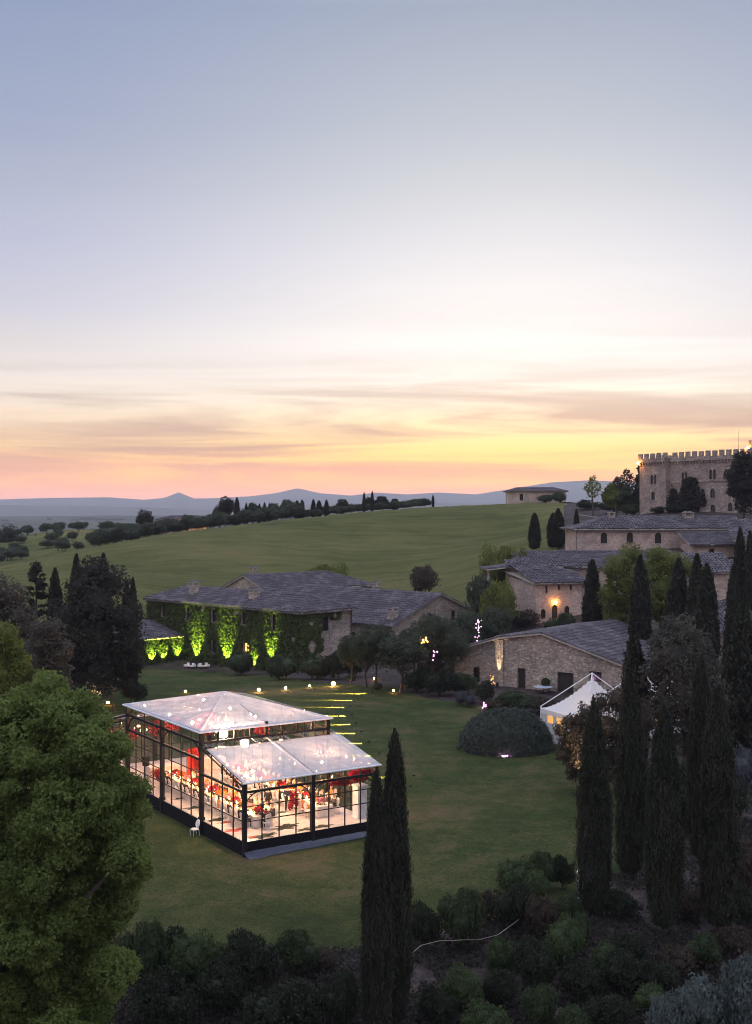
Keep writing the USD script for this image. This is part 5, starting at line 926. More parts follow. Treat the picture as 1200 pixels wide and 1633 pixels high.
for i, (px, d, tp, wp, lb) in enumerate([(948, 64.5, 1118, 48, 'leftmost big cypress of the dark row at lower right'), (1060, 62.5, 1124, 50, 'big cypress of the lower right row standing furthest forward'), (1147, 62.5, 1092, 53, 'right big cypress at the front of the lower right row'), (1006, 71, 1072, 42, 'dark cypress set back between the leftmost and the forward big one'), (1119, 74, 1044, 38, 'tall narrow cypress set back behind the right big one')]): put_front(i % 3, px, d, tp, wp, lb)
for i, (px, bp, tp, wp, lb, d) in enumerate([(1012, 1100, 1006, 40, 'small cypress against the low barn roof, left of the grey holm oak', 100), (1022, 1005, 886, 28, 'cypress in front of the pale green trees, second from the left', 155), (945, 998, 893, 27, 'lone cypress right beside the lamplit house', 168), (1083, 1000, 891, 30, 'cypress right of the pale green trees', 150), (1112, 1000, 884, 28, 'left one of two close cypresses under the pink wing', 146), (1128, 1050, 900, 34, 'right one of two close cypresses under the pink wing', 138), (1181, 1000, 842, 22, 'slender tall cypress against the tall house at right', 150), (1171, 1080, 902, 26, 'slim cypress at the right with a shorter one in front', 128), (1186, 1130, 962, 46, 'broad short cypress near the right frame edge', 104), (1197, 1000, 848, 20, 'cypress cut by the right frame edge', 148), (1165, 1120, 985, 26, 'dark low cypress right of the grey holm oak', 112),
        (853, 877, 818, 17, 'left cypress of the pair at the edge of the green field', None), (882, 874, 818, 16, 'left half of the double cypress on the field edge', None), (891, 874, 811, 18, 'taller half of the double cypress on the field edge', None), (920, 850, 812, 11, 'slim cypress at the left end of the long building', 222),
        (88, 1010, 907, 26, 'cypress right of the spiky conifer on the left', 150), (122, 1010, 885, 24, 'cypress tip rising left out of the big dark tree', 148), (165, 1010, 884, 26, 'cypress tip rising behind the top of the big dark tree', 148), (202, 1020, 925, 17, 'left one of twin cypresses by the ivy annex', 152), (212, 1020, 922, 16, 'right one of twin cypresses by the ivy annex', 152), (115, 1060, 960, 30, 'dark cypress in front of the spiky conifer', 146)]): put_cypress(i, px, bp, tp, wp, lb, d)
# small cypresses on the skyline
for i, (px, tp, w_) in enumerate([(378, 793, 9), (393, 802, 6), (414, 803, 6), (422, 801, 6), (430, 802, 5), (474, 798, 9), (482, 797, 8), (500, 796, 7), (509, 798, 9), (521, 797, 7), (581, 785, 5), (594, 783, 5), (691, 789, 4)]): 
    key, bd, h0, w0 = CYP[i % 3]; g = on(px, 392); hh = H - (tp - CY)*392/FP - g[2]; s_ = w_*392/FP/2/w0; place(key, bd, 'cypress_tree', 'small dark cypress on the ridge along the field skyline', 'tree', g, rv.uniform(0, 6), 'small cypresses along the field skyline', (s_, s_, max(hh, 2)/h0))
# the big foreground tree on the left
rg = np.random.default_rng(64); bl = []
for px, py, rp in [(60, 1130, 62), (112, 1150, 50), (150, 1178, 36), (40, 1200, 90), (150, 1232, 58), (110, 1290, 80), (186, 1282, 32), (170, 1350, 50), (60, 1350, 90), (200, 1366, 22), (214, 1392, 14), (120, 1420, 66), (186, 1430, 22), (40, 1470, 80), (140, 1490, 50), (168, 1545, 30), (90, 1560, 76), (30, 1600, 80), (135, 1612, 48), (-40, 1300, 120), (-40, 1500, 120), (20, 1140, 52), (-60, 1180, 90), (180, 1545, 22), (20, 1640, 80), (110, 1660, 60), (196, 1258, 18), (176, 1206, 22)]:
    d = 46 + rg.uniform(-1.6, 1.6); p = pt(px, py, d); bl.append((p, rp*d/FP*np.array([1.04, 1.3, .95])))
bl = [(c, r_*.93) for c, r_ in bl]; big = bl; bl = [(c, r_*.62) for c, r_ in big]
for c, r_ in big:
    for q in range(int(4 + 7*r_[0])):
        dv = rg.normal(0, 1, 3); dv[1] -= .5; dv /= np.linalg.norm(dv); rr_ = rg.uniform(.38, .75); bl.append((c + dv*r_*.86, np.array([1.1, 1.1, .8])*rr_))
base = V(-15.2, 47.2, float(gz(-15.2, 47.2))); bl = [(c - base, r_) for c, r_ in bl]
t = thing('oak_tree', 'huge bright green leafy tree filling the left foreground', 'tree', base); obj('crown', crown(bl, 300000, .15, rg, 1.3, .6, .46, cull=.80, jit=.26), M['leaf_oak'], t); obj('trunk', trunk_mesh(7., .42, bl[:len(big)], rg, 16), M['bark'], t, smooth=True)
def blob_tree(name, label, items, d, n, size, leaf, bark='bark', seed=1, stretch=1., trunk=True, cull=.7, **kw):
    rg = np.random.default_rng(seed); bl = [(pt(px, py, d + rg.uniform(-1, 1)*rp*d/FP*.5), rp*d/FP*np.array([1.03, 1.15, stretch])) for px, py, rp in items]; c = np.mean([b[0] for b in bl], 0); base = V(c[0], c[1], float(gz(c[0], c[1]))); bl = [(p - base, r_) for p, r_ in bl]; hh = max(b[0][2] for b in bl)
    t = thing(name, label, 'tree', base); obj('crown', crown(bl, n, size, rg, cull=cull, **kw), M[leaf], t)
    if trunk: obj('trunk', trunk_mesh(max(1.2, hh*.55), max(.12, hh*.022), bl, rg), M[bark], t, smooth=True)
    return t, base
blob_tree('young_oak', 'pale green leafy tree at the left edge above the big foreground tree', [(4, 1010, 22), (22, 1032, 16), (6, 1050, 28), (34, 1066, 18), (60, 1082, 16), (78, 1092, 14), (24, 1096, 26), (-10, 1090, 40), (60, 1106, 20), (-20, 1030, 34), (92, 1100, 9), (0, 1150, 50), (40, 1050, 10)], 72, 22000, .16, 'leaf_young', seed=2)
blob_tree('holm_oak', 'brown-grey holm oak left of the big dark tree', [(75, 1010, 26), (95, 1040, 22), (60, 1050, 34), (85, 1080, 28), (98, 1090, 16), (70, 1110, 34), (30, 1120, 40)], 96, 14000, .25, 'leaf_holm_light', seed=3)
blob_tree('holm_oak', 'brownish holm oak high on the left frame edge', [(12, 955, 30), (28, 985, 28), (-10, 985, 40), (40, 1000, 22), (10, 1030, 44), (-20, 940, 30)], 110, 12000, .28, 'leaf_holm_light', seed=4)
tD, bD = blob_tree('dark_holm_oak', 'big dark brown tree with an uplit pale trunk beside the pavilion', [(150, 912, 24), (172, 930, 30), (130, 940, 28), (155, 965, 48), (115, 985, 34), (195, 985, 34), (150, 1015, 56), (110, 1035, 36), (205, 1030, 26), (190, 1060, 36), (125, 1065, 40), (160, 1070, 40), (216, 1060, 14)], 134, 26000, .34, 'leaf_holm', trunk=False, seed=5, stretch=1.1)
mb = MB(); z0 = lambda p: p - bD
tb = on(145, 134); tk = [tb + [0, 0, -.3], tb + [.05, 0, 2.2], tb + [.5, 0, 3.6]]; mb.tube([z0(p) for p in tk], [.55, .42, .34], 9)
obj('trunk', mb, M['bark'], tD, smooth=True); mb = MB()
for a, b, c in (((.5, 0, 3.5), (1.0, -.2, 5.0), (.7, -.2, 7.6)), ((.5, 0, 3.5), (.95, .1, 5.2), (1.7, -.1, 7.8)), ((.3, .2, 3.2), (2.6, 0, 4.6), (3.2, 0, 7.4))): mb.tube([z0(tb + np.array(q)) for q in (a, b, c)], [.26, .2, .08], 7)
obj('limbs', mb, M['bark_pale'], tD, smooth=True); tb2 = on(124, 136); obj('trunk', MB().tube([z0(tb2 - [0, 0, .3]), z0(tb2 + [.1, 0, 5])], [.36, .26], 8), M['bark'], tD)
uplight(tb + [1.1, -1.0, 0], M['uplight_warm'], 'warm uplight at the foot of the big dark tree', r=.1, direction=V(-.15, .35, 1))
# spiky conifer on the far left
def conifer(c):
    rg = np.random.default_rng(17); mb = MB(); h = 14.; mb2 = MB().tube([V(0, 0, -.4), V(0, 0, h)], [.3, .03], 7); P, N_ = [], []
    for k in range(120):
        t_ = rg.uniform(.06, .99); z = t_*h; L = 3.4*(1 - t_)**.75*rg.uniform(.65, 1.15) + .2; a = rg.uniform(0, 2*PI); e = V(math.cos(a)*L, math.sin(a)*L, z + L*.12); mb2.tube([V(0, 0, z), (V(0, 0, z) + e)/2 - [0, 0, .1*L], e], [.05, .03, .01], 4); m_ = max(8, int(L*34)); s_ = rg.uniform(.15, 1.03, m_)**.8
        P.append(V(0, 0, z)*(1 - s_)[:, None] + e*s_[:, None] + rg.normal(0, .14, (m_, 3))*[1, 1, .7]); N_.append(np.tile(unit(V(math.cos(a)*.5, math.sin(a)*.5, 1)), (m_, 1)))
    obj('crown', MB().add(*leaf_cards(np.vstack(P), np.vstack(N_), .5, rg, None, .35, .7)), M['leaf_cypress'], c); obj('trunk', mb2, M['bark'], c)
g, hh = plant_px(58, 0, 893, 150); place('conifer', conifer, 'conifer_tree', 'spiky layered conifer left of the big dark tree', 'tree', g, 0, None, (1.0, 1.0, hh/14.))
# trees on the right
blob_tree('grey_holm_oak', 'big grey holm oak in front of the low barn roof', [(1085, 1005, 26), (1060, 1025, 24), (1110, 1030, 28), (1080, 1050, 44), (1125, 1070, 26), (1050, 1075, 30), (1100, 1100, 48), (1135, 1120, 24), (1060, 1130, 40), (1110, 1160, 44), (1130, 1180, 26)], 98, 22000, .27, 'leaf_holm_light', seed=7)
blob_tree('autumn_tree', 'brown-leaved tree behind the leftmost big cypress, lit from below', [(985, 1118, 22), (960, 1120, 16), (1010, 1130, 24), (935, 1140, 18), (915, 1150, 12), (965, 1160, 36), (930, 1180, 30), (1000, 1180, 34), (925, 1215, 22), (960, 1215, 36), (1020, 1150, 24), (1000, 1225, 34), (893, 1164, 11), (906, 1152, 10), (904, 1182, 16), (900, 1205, 13), (918, 1170, 16), (915, 1232, 14), (930, 1150, 14)], 93, 24000, .18, 'leaf_autumn', seed=8, cull=.6)
uplight(on(924, 90.5), M['uplight_warm'], 'warm uplight under the brown-leaved tree', r=.1, direction=V(.1, .25, 1))
blob_tree('pale_tree', 'pale green tree between two cypresses under the long building', [(1008, 885, 18), (985, 905, 22), (1000, 930, 30), (975, 950, 22), (1010, 965, 26), (985, 985, 24)], 164, 9000, .34, 'leaf_young', seed=9)
blob_tree('pale_tree', 'yellow-green tree right of the pale green tree, below the arched windows', [(1050, 890, 20), (1070, 900, 22), (1040, 915, 26), (1060, 940, 32), (1095, 905, 16), (1040, 965, 26), (1070, 975, 24)], 160, 10000, .34, 'leaf_young', seed=10)
blob_tree('castle_tree', 'dark tree against the right end of the castle wall', [(1185, 735, 16), (1178, 760, 20), (1195, 775, 22), (1190, 800, 18), (1172, 780, 12), (1205, 745, 24)], 240, 8000, .5, 'leaf_holm', seed=12)
blob_tree('castle_cypress_tree', 'dark pointed tree at the left foot of the castle', [(1022, 748, 5), (1021, 765, 7), (1020, 785, 9), (1021, 803, 9)], 284, 3000, .5, 'leaf_cypress', seed=13, stretch=1.3)
for i, (px, py, r_, d, lf, lb) in enumerate([(1000, 762, 12, 300, 'leaf_autumn', 'bare reddish tree left of the castle'), (985, 772, 9, 310, 'leaf_autumn', 'thin bare tree further left of the castle'), (946, 772, 11, 330, 'leaf_young', 'light feathery tree on the skyline between barn and castle'), (975, 785, 12, 300, 'leaf_young', 'rounded green tree below the castle hill'), (1000, 790, 14, 295, 'leaf_shrub', 'dark rounded tree at the castle hill foot')]):
    blob_tree('hill_tree', lb, [(px, py, r_*.8), (px - r_*.6, py + r_*.5, r_*.7), (px + r_*.6, py + r_*.4, r_*.7), (px, py + r_*1.1, r_*.9), (px, py - r_*.8, r_*.45)], d, 1300 if 'bare' in lb or 'feathery' in lb else 3000, .5, lf, seed=20 + i, core=0 if 'bare' in lb or 'feathery' in lb else .7)
# fruit trees between farmhouse and barn
OL = ('fruit_tree', broad('leaf_olive', 31, 7., 3.4, 1.8, 16, 9000, .3))
FT = [(600, 1052, 992, 70, 150), (640, 1104, 1012, 84, 146), (585, 1070, 1012, 60, 152), (690, 1060, 978, 80, 152), (748, 1030, 972, 70, 158), (660, 1060, 1000, 60, 154), (790, 1020, 965, 70, 162), (720, 1060, 1000, 60, 150), (560, 1060, 1010, 46, 156)]
NM = ['grey-green fruit tree right of the farmhouse corner', 'fruit tree with a bare trunk standing on the lawn edge', 'fruit tree close by the clipped bushes of the farmhouse', 'fruit tree with an orange glow in front of the barn gable', 'tree strung with pink lights in front of the barn gable', 'fruit tree below the stone barn wall', 'fruit tree behind the roof of the low barn', 'fruit tree beside the left end of the low barn', 'small fruit tree against the farmhouse side wall']
for (px, bp, tp, w_, d), lb in zip(FT, NM):
    g = on(px, d); hh = H - (tp - CY)*d/FP - g[2]; s_ = w_*d/FP/2/3.4; place(OL[0], OL[1], 'fruit_tree', lb, 'tree', g, rv.uniform(0, 6), None, (s_, s_, hh/7.))
# shrubs
SH = {'dome': shrub('leaf_shrub', 41, 1.2, 1.25, 3, 5200, .10, core=.9, jit=.05, spread=.6), 'round': shrub('leaf_shrub', 42, 1.2, 1.3, 8, 5200, .12, jit=.12, core=.7), 'dark': shrub('leaf_shrub_dark', 43, 1.2, 1.3, 8, 4200, .13), 'lavender': shrub('leaf_lavender', 44, 1.2, 1.2, 3, 3200, .12, core=.85, jit=.06), 'autumn': shrub('leaf_autumn', 45, 1.2, 1.3, 7, 3000, .15), 'young': shrub('leaf_young', 46, 1.2, 1.3, 8, 4200, .13), 'silver': shrub('leaf_silver', 47, 1.2, 1.2, 9, 6000, .12), 'round2': shrub('leaf_shrub_green', 48, 1.2, 1.3, 9, 5200, .12, jit=.12, core=.7), 'green': shrub('leaf_shrub_green', 50, 1.2, 1.3, 9, 5200, .12), 'olive': shrub('leaf_olive', 49, 1.2, 1.4, 8, 2600, .2)}
def put_shrub(kind, px, base_py, top_py, wpx, label, name='shrub', d=None, group=None):
    g = G(px, base_py) if d is None else on(px, d); hh = max(.4, H - (top_py - CY)*g[1]/FP - g[2]); s_ = wpx*g[1]/FP/2/1.12; place('shrub_' + kind, SH[kind], name, label, 'shrub', g, rv.uniform(0, 6), group, (s_, s_, hh/1.3*1.02))
def domes():
    rg = np.random.default_rng(77); g = G(815, 1207); g[1] += 3.4; rx, ry, hh = 148*g[1]/FP/2, 4.0, 3.75; t = thing('giant_bush', 'giant clipped dome of a bush on the lawn by the marquee', 'shrub', g); q = rg.normal(0, 1, (46000, 3)); q /= np.linalg.norm(q, axis=1, keepdims=True); q = q[q[:, 2] > -.12]; rr_ = np.array([rx, ry, hh]); bump_ = .91 + .13*meshkit.fbm(q*3.2, 3, 4)[:, None] + rg.normal(0, .02, (len(q), 1)) + .05*(rg.uniform(0, 1, (len(q), 1)) > .93); nn = q/rr_; nn /= np.linalg.norm(nn, axis=1, keepdims=True)
    mb = MB().add(*leaf_cards(q*rr_*bump_, nn + [0, 0, .2], .25, rg, None, .5, .75)); e = trimesh.creation.icosphere(4); ev = np.array(e.vertices); ev[:, 2] = np.maximum(ev[:, 2], -.1); mb.add(ev*rr_*(.88 + .13*meshkit.fbm(ev*3.2, 3, 4))[:, None]*.97, e.faces); obj('foliage', mb, M['leaf_silver_dark'], t); obj('stem', MB().tube([V(0, 0, -.4), V(0, 0, 2.)], [.3, .2], 8), M['bark'], t)
leafmat('leaf_silver_dark', (.04, .054, .046), (.085, .105, .092), (.17, .195, .17), patch=.5)
domes()
for a in [('dome', 381, 1078, 1036, 48, 'round clipped bush under the lit window of the ivy house'), ('dome', 455, 1084, 1042, 52, 'left half of the wide clipped bush by the farmhouse corner'), ('dome', 500, 1084, 1044, 52, 'right half of the wide clipped bush by the farmhouse corner'), ('dark', 536, 1084, 1040, 44, 'dark shrub between farmhouse corner and fruit trees'), ('dark', 213, 1122, 1088, 42, 'dark bush behind the rear left corner of the pavilion'), ('dark', 562, 1080, 1042, 40, 'dark shrub under the small fruit tree by the house'), ('dome', 603, 1102, 1087, 17, 'tiny clipped ball bush on the lawn edge'), ('dome', 561, 1086, 1074, 16, 'tiny clipped ball bush near the globe lamp'),
          ('dark', 668, 1104, 1066, 52, 'dark wide bush left of the lavender mounds'), ('dark', 704, 1110, 1068, 56, 'dark bush behind the lavender mounds'), ('autumn', 690, 1085, 1050, 50, 'reddish shrub below the pink-lit post'), ('young', 722, 1076, 1045, 24, 'yellow-green upright bush at the left end of the low barn'), ('round', 742, 1108, 1076, 46, 'green shrub in front of the low barn window'), ('lavender', 735, 1124, 1100, 24, 'left lavender-grey mound before the low barn'), ('lavender', 751, 1127, 1106, 24, 'right lavender-grey mound before the low barn'), ('dark', 772, 1122, 1088, 34, 'dark bush beside the lit barn pilaster'), ('round', 830, 1135, 1106, 80, 'low spreading shrub before the barn door'), ('autumn', 870, 1138, 1112, 60, 'brown low shrub left of the white marquee'), ('autumn', 790, 1136, 1116, 40, 'low brown shrub behind the giant dome bush'),
          ('young', 790, 925, 868, 60, 'light bushy clump on the field edge left of the upper block'), ('young', 825, 915, 872, 40, 'light bushy clump touching the upper block roof'), ('olive', 770, 980, 930, 70, 'olive-green bush left of the lamplit house'), ('young', 800, 985, 925, 66, 'big rounded bush against the left wall of the lamplit house'), ('autumn', 840, 1000, 975, 60, 'low brownish shrub below the lamplit house'), ('dome', 880, 1010, 984, 34, 'round bush in front of the lamplit door'), ('round', 905, 1008, 980, 36, 'shrub right of the lamplit door'), ('young', 530, 935, 898, 60, 'light shrub on the field behind the rear wing'), ('young', 500, 930, 905, 40, 'low light shrub behind the farmhouse ridge'), ('autumn', 680, 950, 905, 50, 'bare twiggy shrub on the field edge behind the barn'),
          ('dark', 905, 822, 803, 26, 'dark clump on the skyline right of the solitary barn'), ('dark', 940, 818, 798, 40, 'dark bushes along the road below the castle'), ('dark', 975, 822, 800, 44, 'dark hedge mass under the castle hill trees'), ('round', 1010, 822, 806, 40, 'rounded bush at the castle foot'), ('dark', 1050, 826, 808, 30, 'dark bush at the foot of the castle tower'), ('dark', 1085, 826, 806, 50, 'bush at the foot of the castle ivy'), ('round', 870, 800, 790, 30, 'bush before the solitary skyline barn'), ('round', 893, 800, 786, 26, 'bush at the right end of the skyline barn')]:
    d = {('dark', 905): 395, ('dark', 940): 350, ('dark', 975): 330, ('round', 1010): 290, ('dark', 1050): 274, ('dark', 1085): 268, ('round', 870): 405, ('round', 893): 405, ('young', 530): 250, ('young', 500): 248, ('autumn', 680): 232, ('young', 790): 205, ('young', 825): 203, ('olive', 770): 190, ('young', 800): 182}.get(a[:2]); put_shrub(*a[:6], 'shrub', d)
# front shrubbery along the lower edge of the lawn
for a in [('round', 225, 1570, 1478, 84, 'dark green shrub right beside the foreground tree at lower left'), ('round2', 312, 1575, 1492, 92, 'bushy green shrub, second from the foreground tree in the lower hedge'), ('dark', 270, 1545, 1482, 60, 'dark shrub wedged between two lower left hedge bushes'), ('dark', 400, 1585, 1492, 90, 'dark tall shrub in the middle of the lower hedge'), ('round', 478, 1560, 1492, 78, 'green-topped shrub at the right end of the lower hedge'), ('dark', 350, 1620, 1535, 90, 'dark shrub low in front of the lower hedge'), ('dark', 260, 1650, 1560, 110, 'shadowy bush at the bottom edge left of centre'), ('dark', 450, 1650, 1570, 120, 'shadowy bush at the bottom edge near the front cypress'), ('dark', 540, 1640, 1560, 70, 'shadowy small bush just left of the front cypress'), ('autumn', 520, 1545, 1515, 50, 'brownish low plant left of the front cypress'),
          ('round', 735, 1512, 1423, 78, 'biggest round green shrub right of the front cypress'), ('dark', 678, 1520, 1445, 56, 'dark round shrub touching the front cypress pair'), ('round2', 825, 1425, 1372, 66, 'round shrub at the lawn edge topmost in the right shrubbery'), ('round', 868, 1420, 1365, 54, 'shrub behind the topmost lawn-edge one'), ('dark', 900, 1420, 1368, 40, 'dark shrub beside the leftmost big cypress'), ('round2', 858, 1440, 1392, 50, 'shrub in the upper middle of the right shrubbery'), ('dark', 820, 1480, 1412, 70, 'dark shrub in the heart of the right shrubbery'), ('autumn', 860, 1495, 1430, 56, 'purplish brown shrub in the right shrubbery'), ('round', 906, 1485, 1430, 50, 'green shrub left of the white post'), ('autumn', 780, 1470, 1425, 44, 'brownish shrub beside the biggest round one'), ('round2', 895, 1540, 1470, 72, 'wide green shrub below the white post'), ('round', 920, 1510, 1460, 46, 'small shrub under the leftmost big cypress'), ('dark', 850, 1580, 1505, 70, 'dark shrub below the pale wire'), ('round2', 800, 1560, 1502, 50, 'small shrub touching the pale wire'), ('green', 738, 1612, 1545, 66, 'bright green shrub below the pale wire'), ('dark', 800, 1610, 1550, 56, 'dark shrub between two bright bottom shrubs'), ('green', 775, 1655, 1602, 76, 'bright green shrub cut by the bottom edge right of centre'), ('green', 915, 1660, 1610, 60, 'yellow-green shrub at the bottom edge right'), ('round', 860, 1640, 1575, 60, 'green shrub at the bottom right of the shrubbery'), ('dark', 700, 1640, 1580, 60, 'dark shrub at the bottom right of the front cypress'), ('dark', 930, 1600, 1535, 70, 'dark low shrub under the forward big cypress'), ('green', 1040, 1620, 1575, 56, 'green shrub before the silver bush'), ('dark', 1000, 1590, 1520, 80, 'dark shrub between forward big cypress and silver bush'), ('autumn', 1080, 1560, 1515, 70, 'brown dry shrub above the silver bush'), ('dark', 1010, 1545, 1490, 66, 'dark shrub on the slope just below the forward big cypress'), ('round', 1120, 1545, 1495, 60, 'low green shrub on the slope below the right big cypress'), ('autumn', 1165, 1530, 1478, 64, 'brownish shrub at the right edge of the lower slope'), ('dark', 990, 1470, 1425, 56, 'dark low shrub between the leftmost and the forward big cypress'), ('autumn', 1105, 1470, 1425, 60, 'dry brown shrub between the forward and the right big cypress'), ('dark', 1050, 1590, 1540, 66, 'dark shrub left above the silver bush'), ('round2', 960, 1560, 1510, 56, 'green shrub at the bottom of the slope left of the silver bush'), ('dark', 1185, 1480, 1420, 50, 'dark shrub beside the right big cypress at the frame edge'), ('dark', 970, 1650, 1590, 80, 'dark bush at the bottom edge left of the silver bush'),
          ('silver', 1120, 1680, 1560, 110, 'silvery grey bush in the bottom right corner, left half'), ('silver', 1190, 1670, 1530, 110, 'silvery grey bush in the bottom right corner, right half'), ('silver', 1070, 1690, 1590, 80, 'low silvery bush along the bottom edge at right'), ('autumn', 1180, 1420, 1340, 70, 'brownish bush at the right edge behind the big cypresses'), ('lavender', 1180, 1260, 1190, 60, 'grey-green bush at the right edge beside the grey holm oak'), ('young', 1190, 1180, 1095, 40, 'light green bush at the right edge below the short cypress'), ('dark', 1085, 1330, 1220, 110, 'dark undergrowth bush between the big cypresses'), ('dark', 1030, 1330, 1240, 90, 'dark undergrowth bush behind the forward big cypress'), ('dark', 1150, 1320, 1230, 110, 'dark undergrowth bush behind the right big cypress')]: put_shrub(*a)
# grey olive row along the field crest and the grove beyond
ro = np.random.default_rng(55); OLV = ('olive_tree', broad('leaf_olive', 61, 5., 2.6, .2, 14, 3600, .42, jit=.3, core=.5))
def olive(px, d, hh, w_, label, group, kind=None): g = on(px, d); place(*(kind or OLV), 'olive_tree', label, 'tree', g, ro.uniform(0, 6), group, (w_/2.6, w_/2.6, hh/5.))
for i in range(84): px = 150 + i*6.35 + ro.uniform(-3, 3); d = np.interp(px, [0, 210, 400, 600, 800], [345, 362, 380, 398, 412]) + ro.uniform(0, 10); olive(px, d, ro.uniform(4.0, 6.4)*(1 if px < 480 else .6), ro.uniform(2.2, 3.3)*(1 if px < 480 else .8), 'grey-green olive tree in the row along the field crest', 'olive trees along the field crest')
for i in range(60): px = ro.uniform(-20, 225); d = ro.uniform(385, 520); olive(px, d, ro.uniform(3, 4.6), ro.uniform(2, 3), 'small olive tree in the grove beyond the field at left', 'olive grove beyond the field')
for i, (px, py, r_, d, lf, lb) in enumerate([(231, 827, 13, 395, 'leaf_holm', 'big round dark tree left of the ridge farmhouse'), (15, 856, 20, 470, 'leaf_shrub_dark', 'dark round tree at the far left edge above the field'), (57, 864, 9, 480, 'leaf_shrub_dark', 'small dark round tree above the left field corner'), (362, 806, 13, 400, 'leaf_holm', 'round dark tree left of the skyline cypresses'), (350, 818, 11, 400, 'leaf_olive', 'grey tree right of the ridge farmhouse'), (458, 808, 11, 402, 'leaf_olive', 'pale grey tree among the skyline cypresses'), (547, 807, 11, 400, 'leaf_holm', 'round dark tree alone on the skyline'), (610, 800, 10, 402, 'leaf_holm', 'dark tree clump right of the twin skyline cypresses'), (590, 802, 9, 402, 'leaf_shrub_dark', 'low dark clump under the twin skyline cypresses'), (630, 804, 8, 404, 'leaf_shrub_dark', 'low dark clump trailing right on the skyline'), (404, 812, 9, 402, 'leaf_olive', 'grey-green clump between skyline cypresses'), (437, 812, 9, 402, 'leaf_shrub', 'green clump under the skyline cypresses')]):
    blob_tree('round_tree', lb, [(px, py - r_*.3, r_*.75), (px - r_*.55, py + r_*.2, r_*.6), (px + r_*.55, py + r_*.2, r_*.6), (px, py + r_*.5, r_*.7)], d, 2600, .55, lf, seed=70 + i)
ro2 = np.random.default_rng(56)
WD = MB(); pw = []
for i in range(1500): a = math.radians(ro2.uniform(-24, 22)); r_ = ro2.uniform(700, 4200)**1.0; x, y = r_*math.sin(a), r_*math.cos(a); pw.append((x, y))
pw = np.array(pw); zz = gz(pw[:, 0], pw[:, 1]); kp = meshkit.fbm(np.stack([pw[:, 0], pw[:, 1], 0*zz], -1)/420., 3, 6) > .47; e = trimesh.creation.icosphere(1); ev = np.array(e.vertices)
for (x, y), z in zip(pw[kp], zz[kp]): s_ = ro2.uniform(5, 11); WD.add(ev*[s_*ro2.uniform(1, 3), s_*ro2.uniform(1, 2), s_*.55]*(.7 + .6*meshkit.noise(ev*1.7 + x, 2))[:, None] + [x, y, z + s_*.2], e.faces)
obj('distant_woods', WD, M['leaf_shrub'], kind='stuff', label='distant woodland patches dotting the hazy valley', cat='woodland')
# low undergrowth between the shrubs at the bottom and right
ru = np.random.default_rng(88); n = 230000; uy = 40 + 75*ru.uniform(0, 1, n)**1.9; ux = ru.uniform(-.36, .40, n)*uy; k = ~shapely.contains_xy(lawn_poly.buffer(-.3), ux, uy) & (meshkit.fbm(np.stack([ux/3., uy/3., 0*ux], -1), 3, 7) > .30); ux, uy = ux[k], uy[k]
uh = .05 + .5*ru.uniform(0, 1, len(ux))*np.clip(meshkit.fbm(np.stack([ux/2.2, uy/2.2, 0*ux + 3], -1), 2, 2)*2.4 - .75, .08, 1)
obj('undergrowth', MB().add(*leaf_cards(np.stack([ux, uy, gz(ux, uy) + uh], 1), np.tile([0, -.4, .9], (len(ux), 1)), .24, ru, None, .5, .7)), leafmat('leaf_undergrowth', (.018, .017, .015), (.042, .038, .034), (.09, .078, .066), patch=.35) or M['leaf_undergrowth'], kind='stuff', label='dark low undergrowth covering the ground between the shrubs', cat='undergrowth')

# ------------------------------------------------------------------ lamps on the lawn and small things
for i, (px, py, r_, lb) in enumerate([(413, 1101, .17, 'globe lamp on the lawn, leftmost of four behind the pavilion roof'), (456, 1098, .16, 'globe lamp on the lawn, second of four behind the pavilion roof'), (494, 1094, .12, 'smallest globe lamp on the lawn, third of four'), (532, 1092, .24, 'brightest globe lamp on the lawn before the clipped bushes'), (172, 1122, .18, 'amber globe lamp at the rear left corner of the pavilion'), (296, 1103, .14, 'amber lamp on the lawn behind the pavilion apex'), (597, 1082, .13, 'tiny amber lamp by the ball bush'), (628, 1102, .13, 'tiny amber lamp by the bare-trunked fruit tree')]):
    g = G(px, py + 3); t = thing('globe_lamp', lb, 'lamp', g); obj('globe', MB().ball((0, 0, r_ + .12), r_, 2), M['lamp_globe' if i < 4 else 'lamp_orange'], t); obj('base', MB().lathe([(.001, .16), (.09, .14), (.11, 0), (.001, -.02)], 10), DM, t)
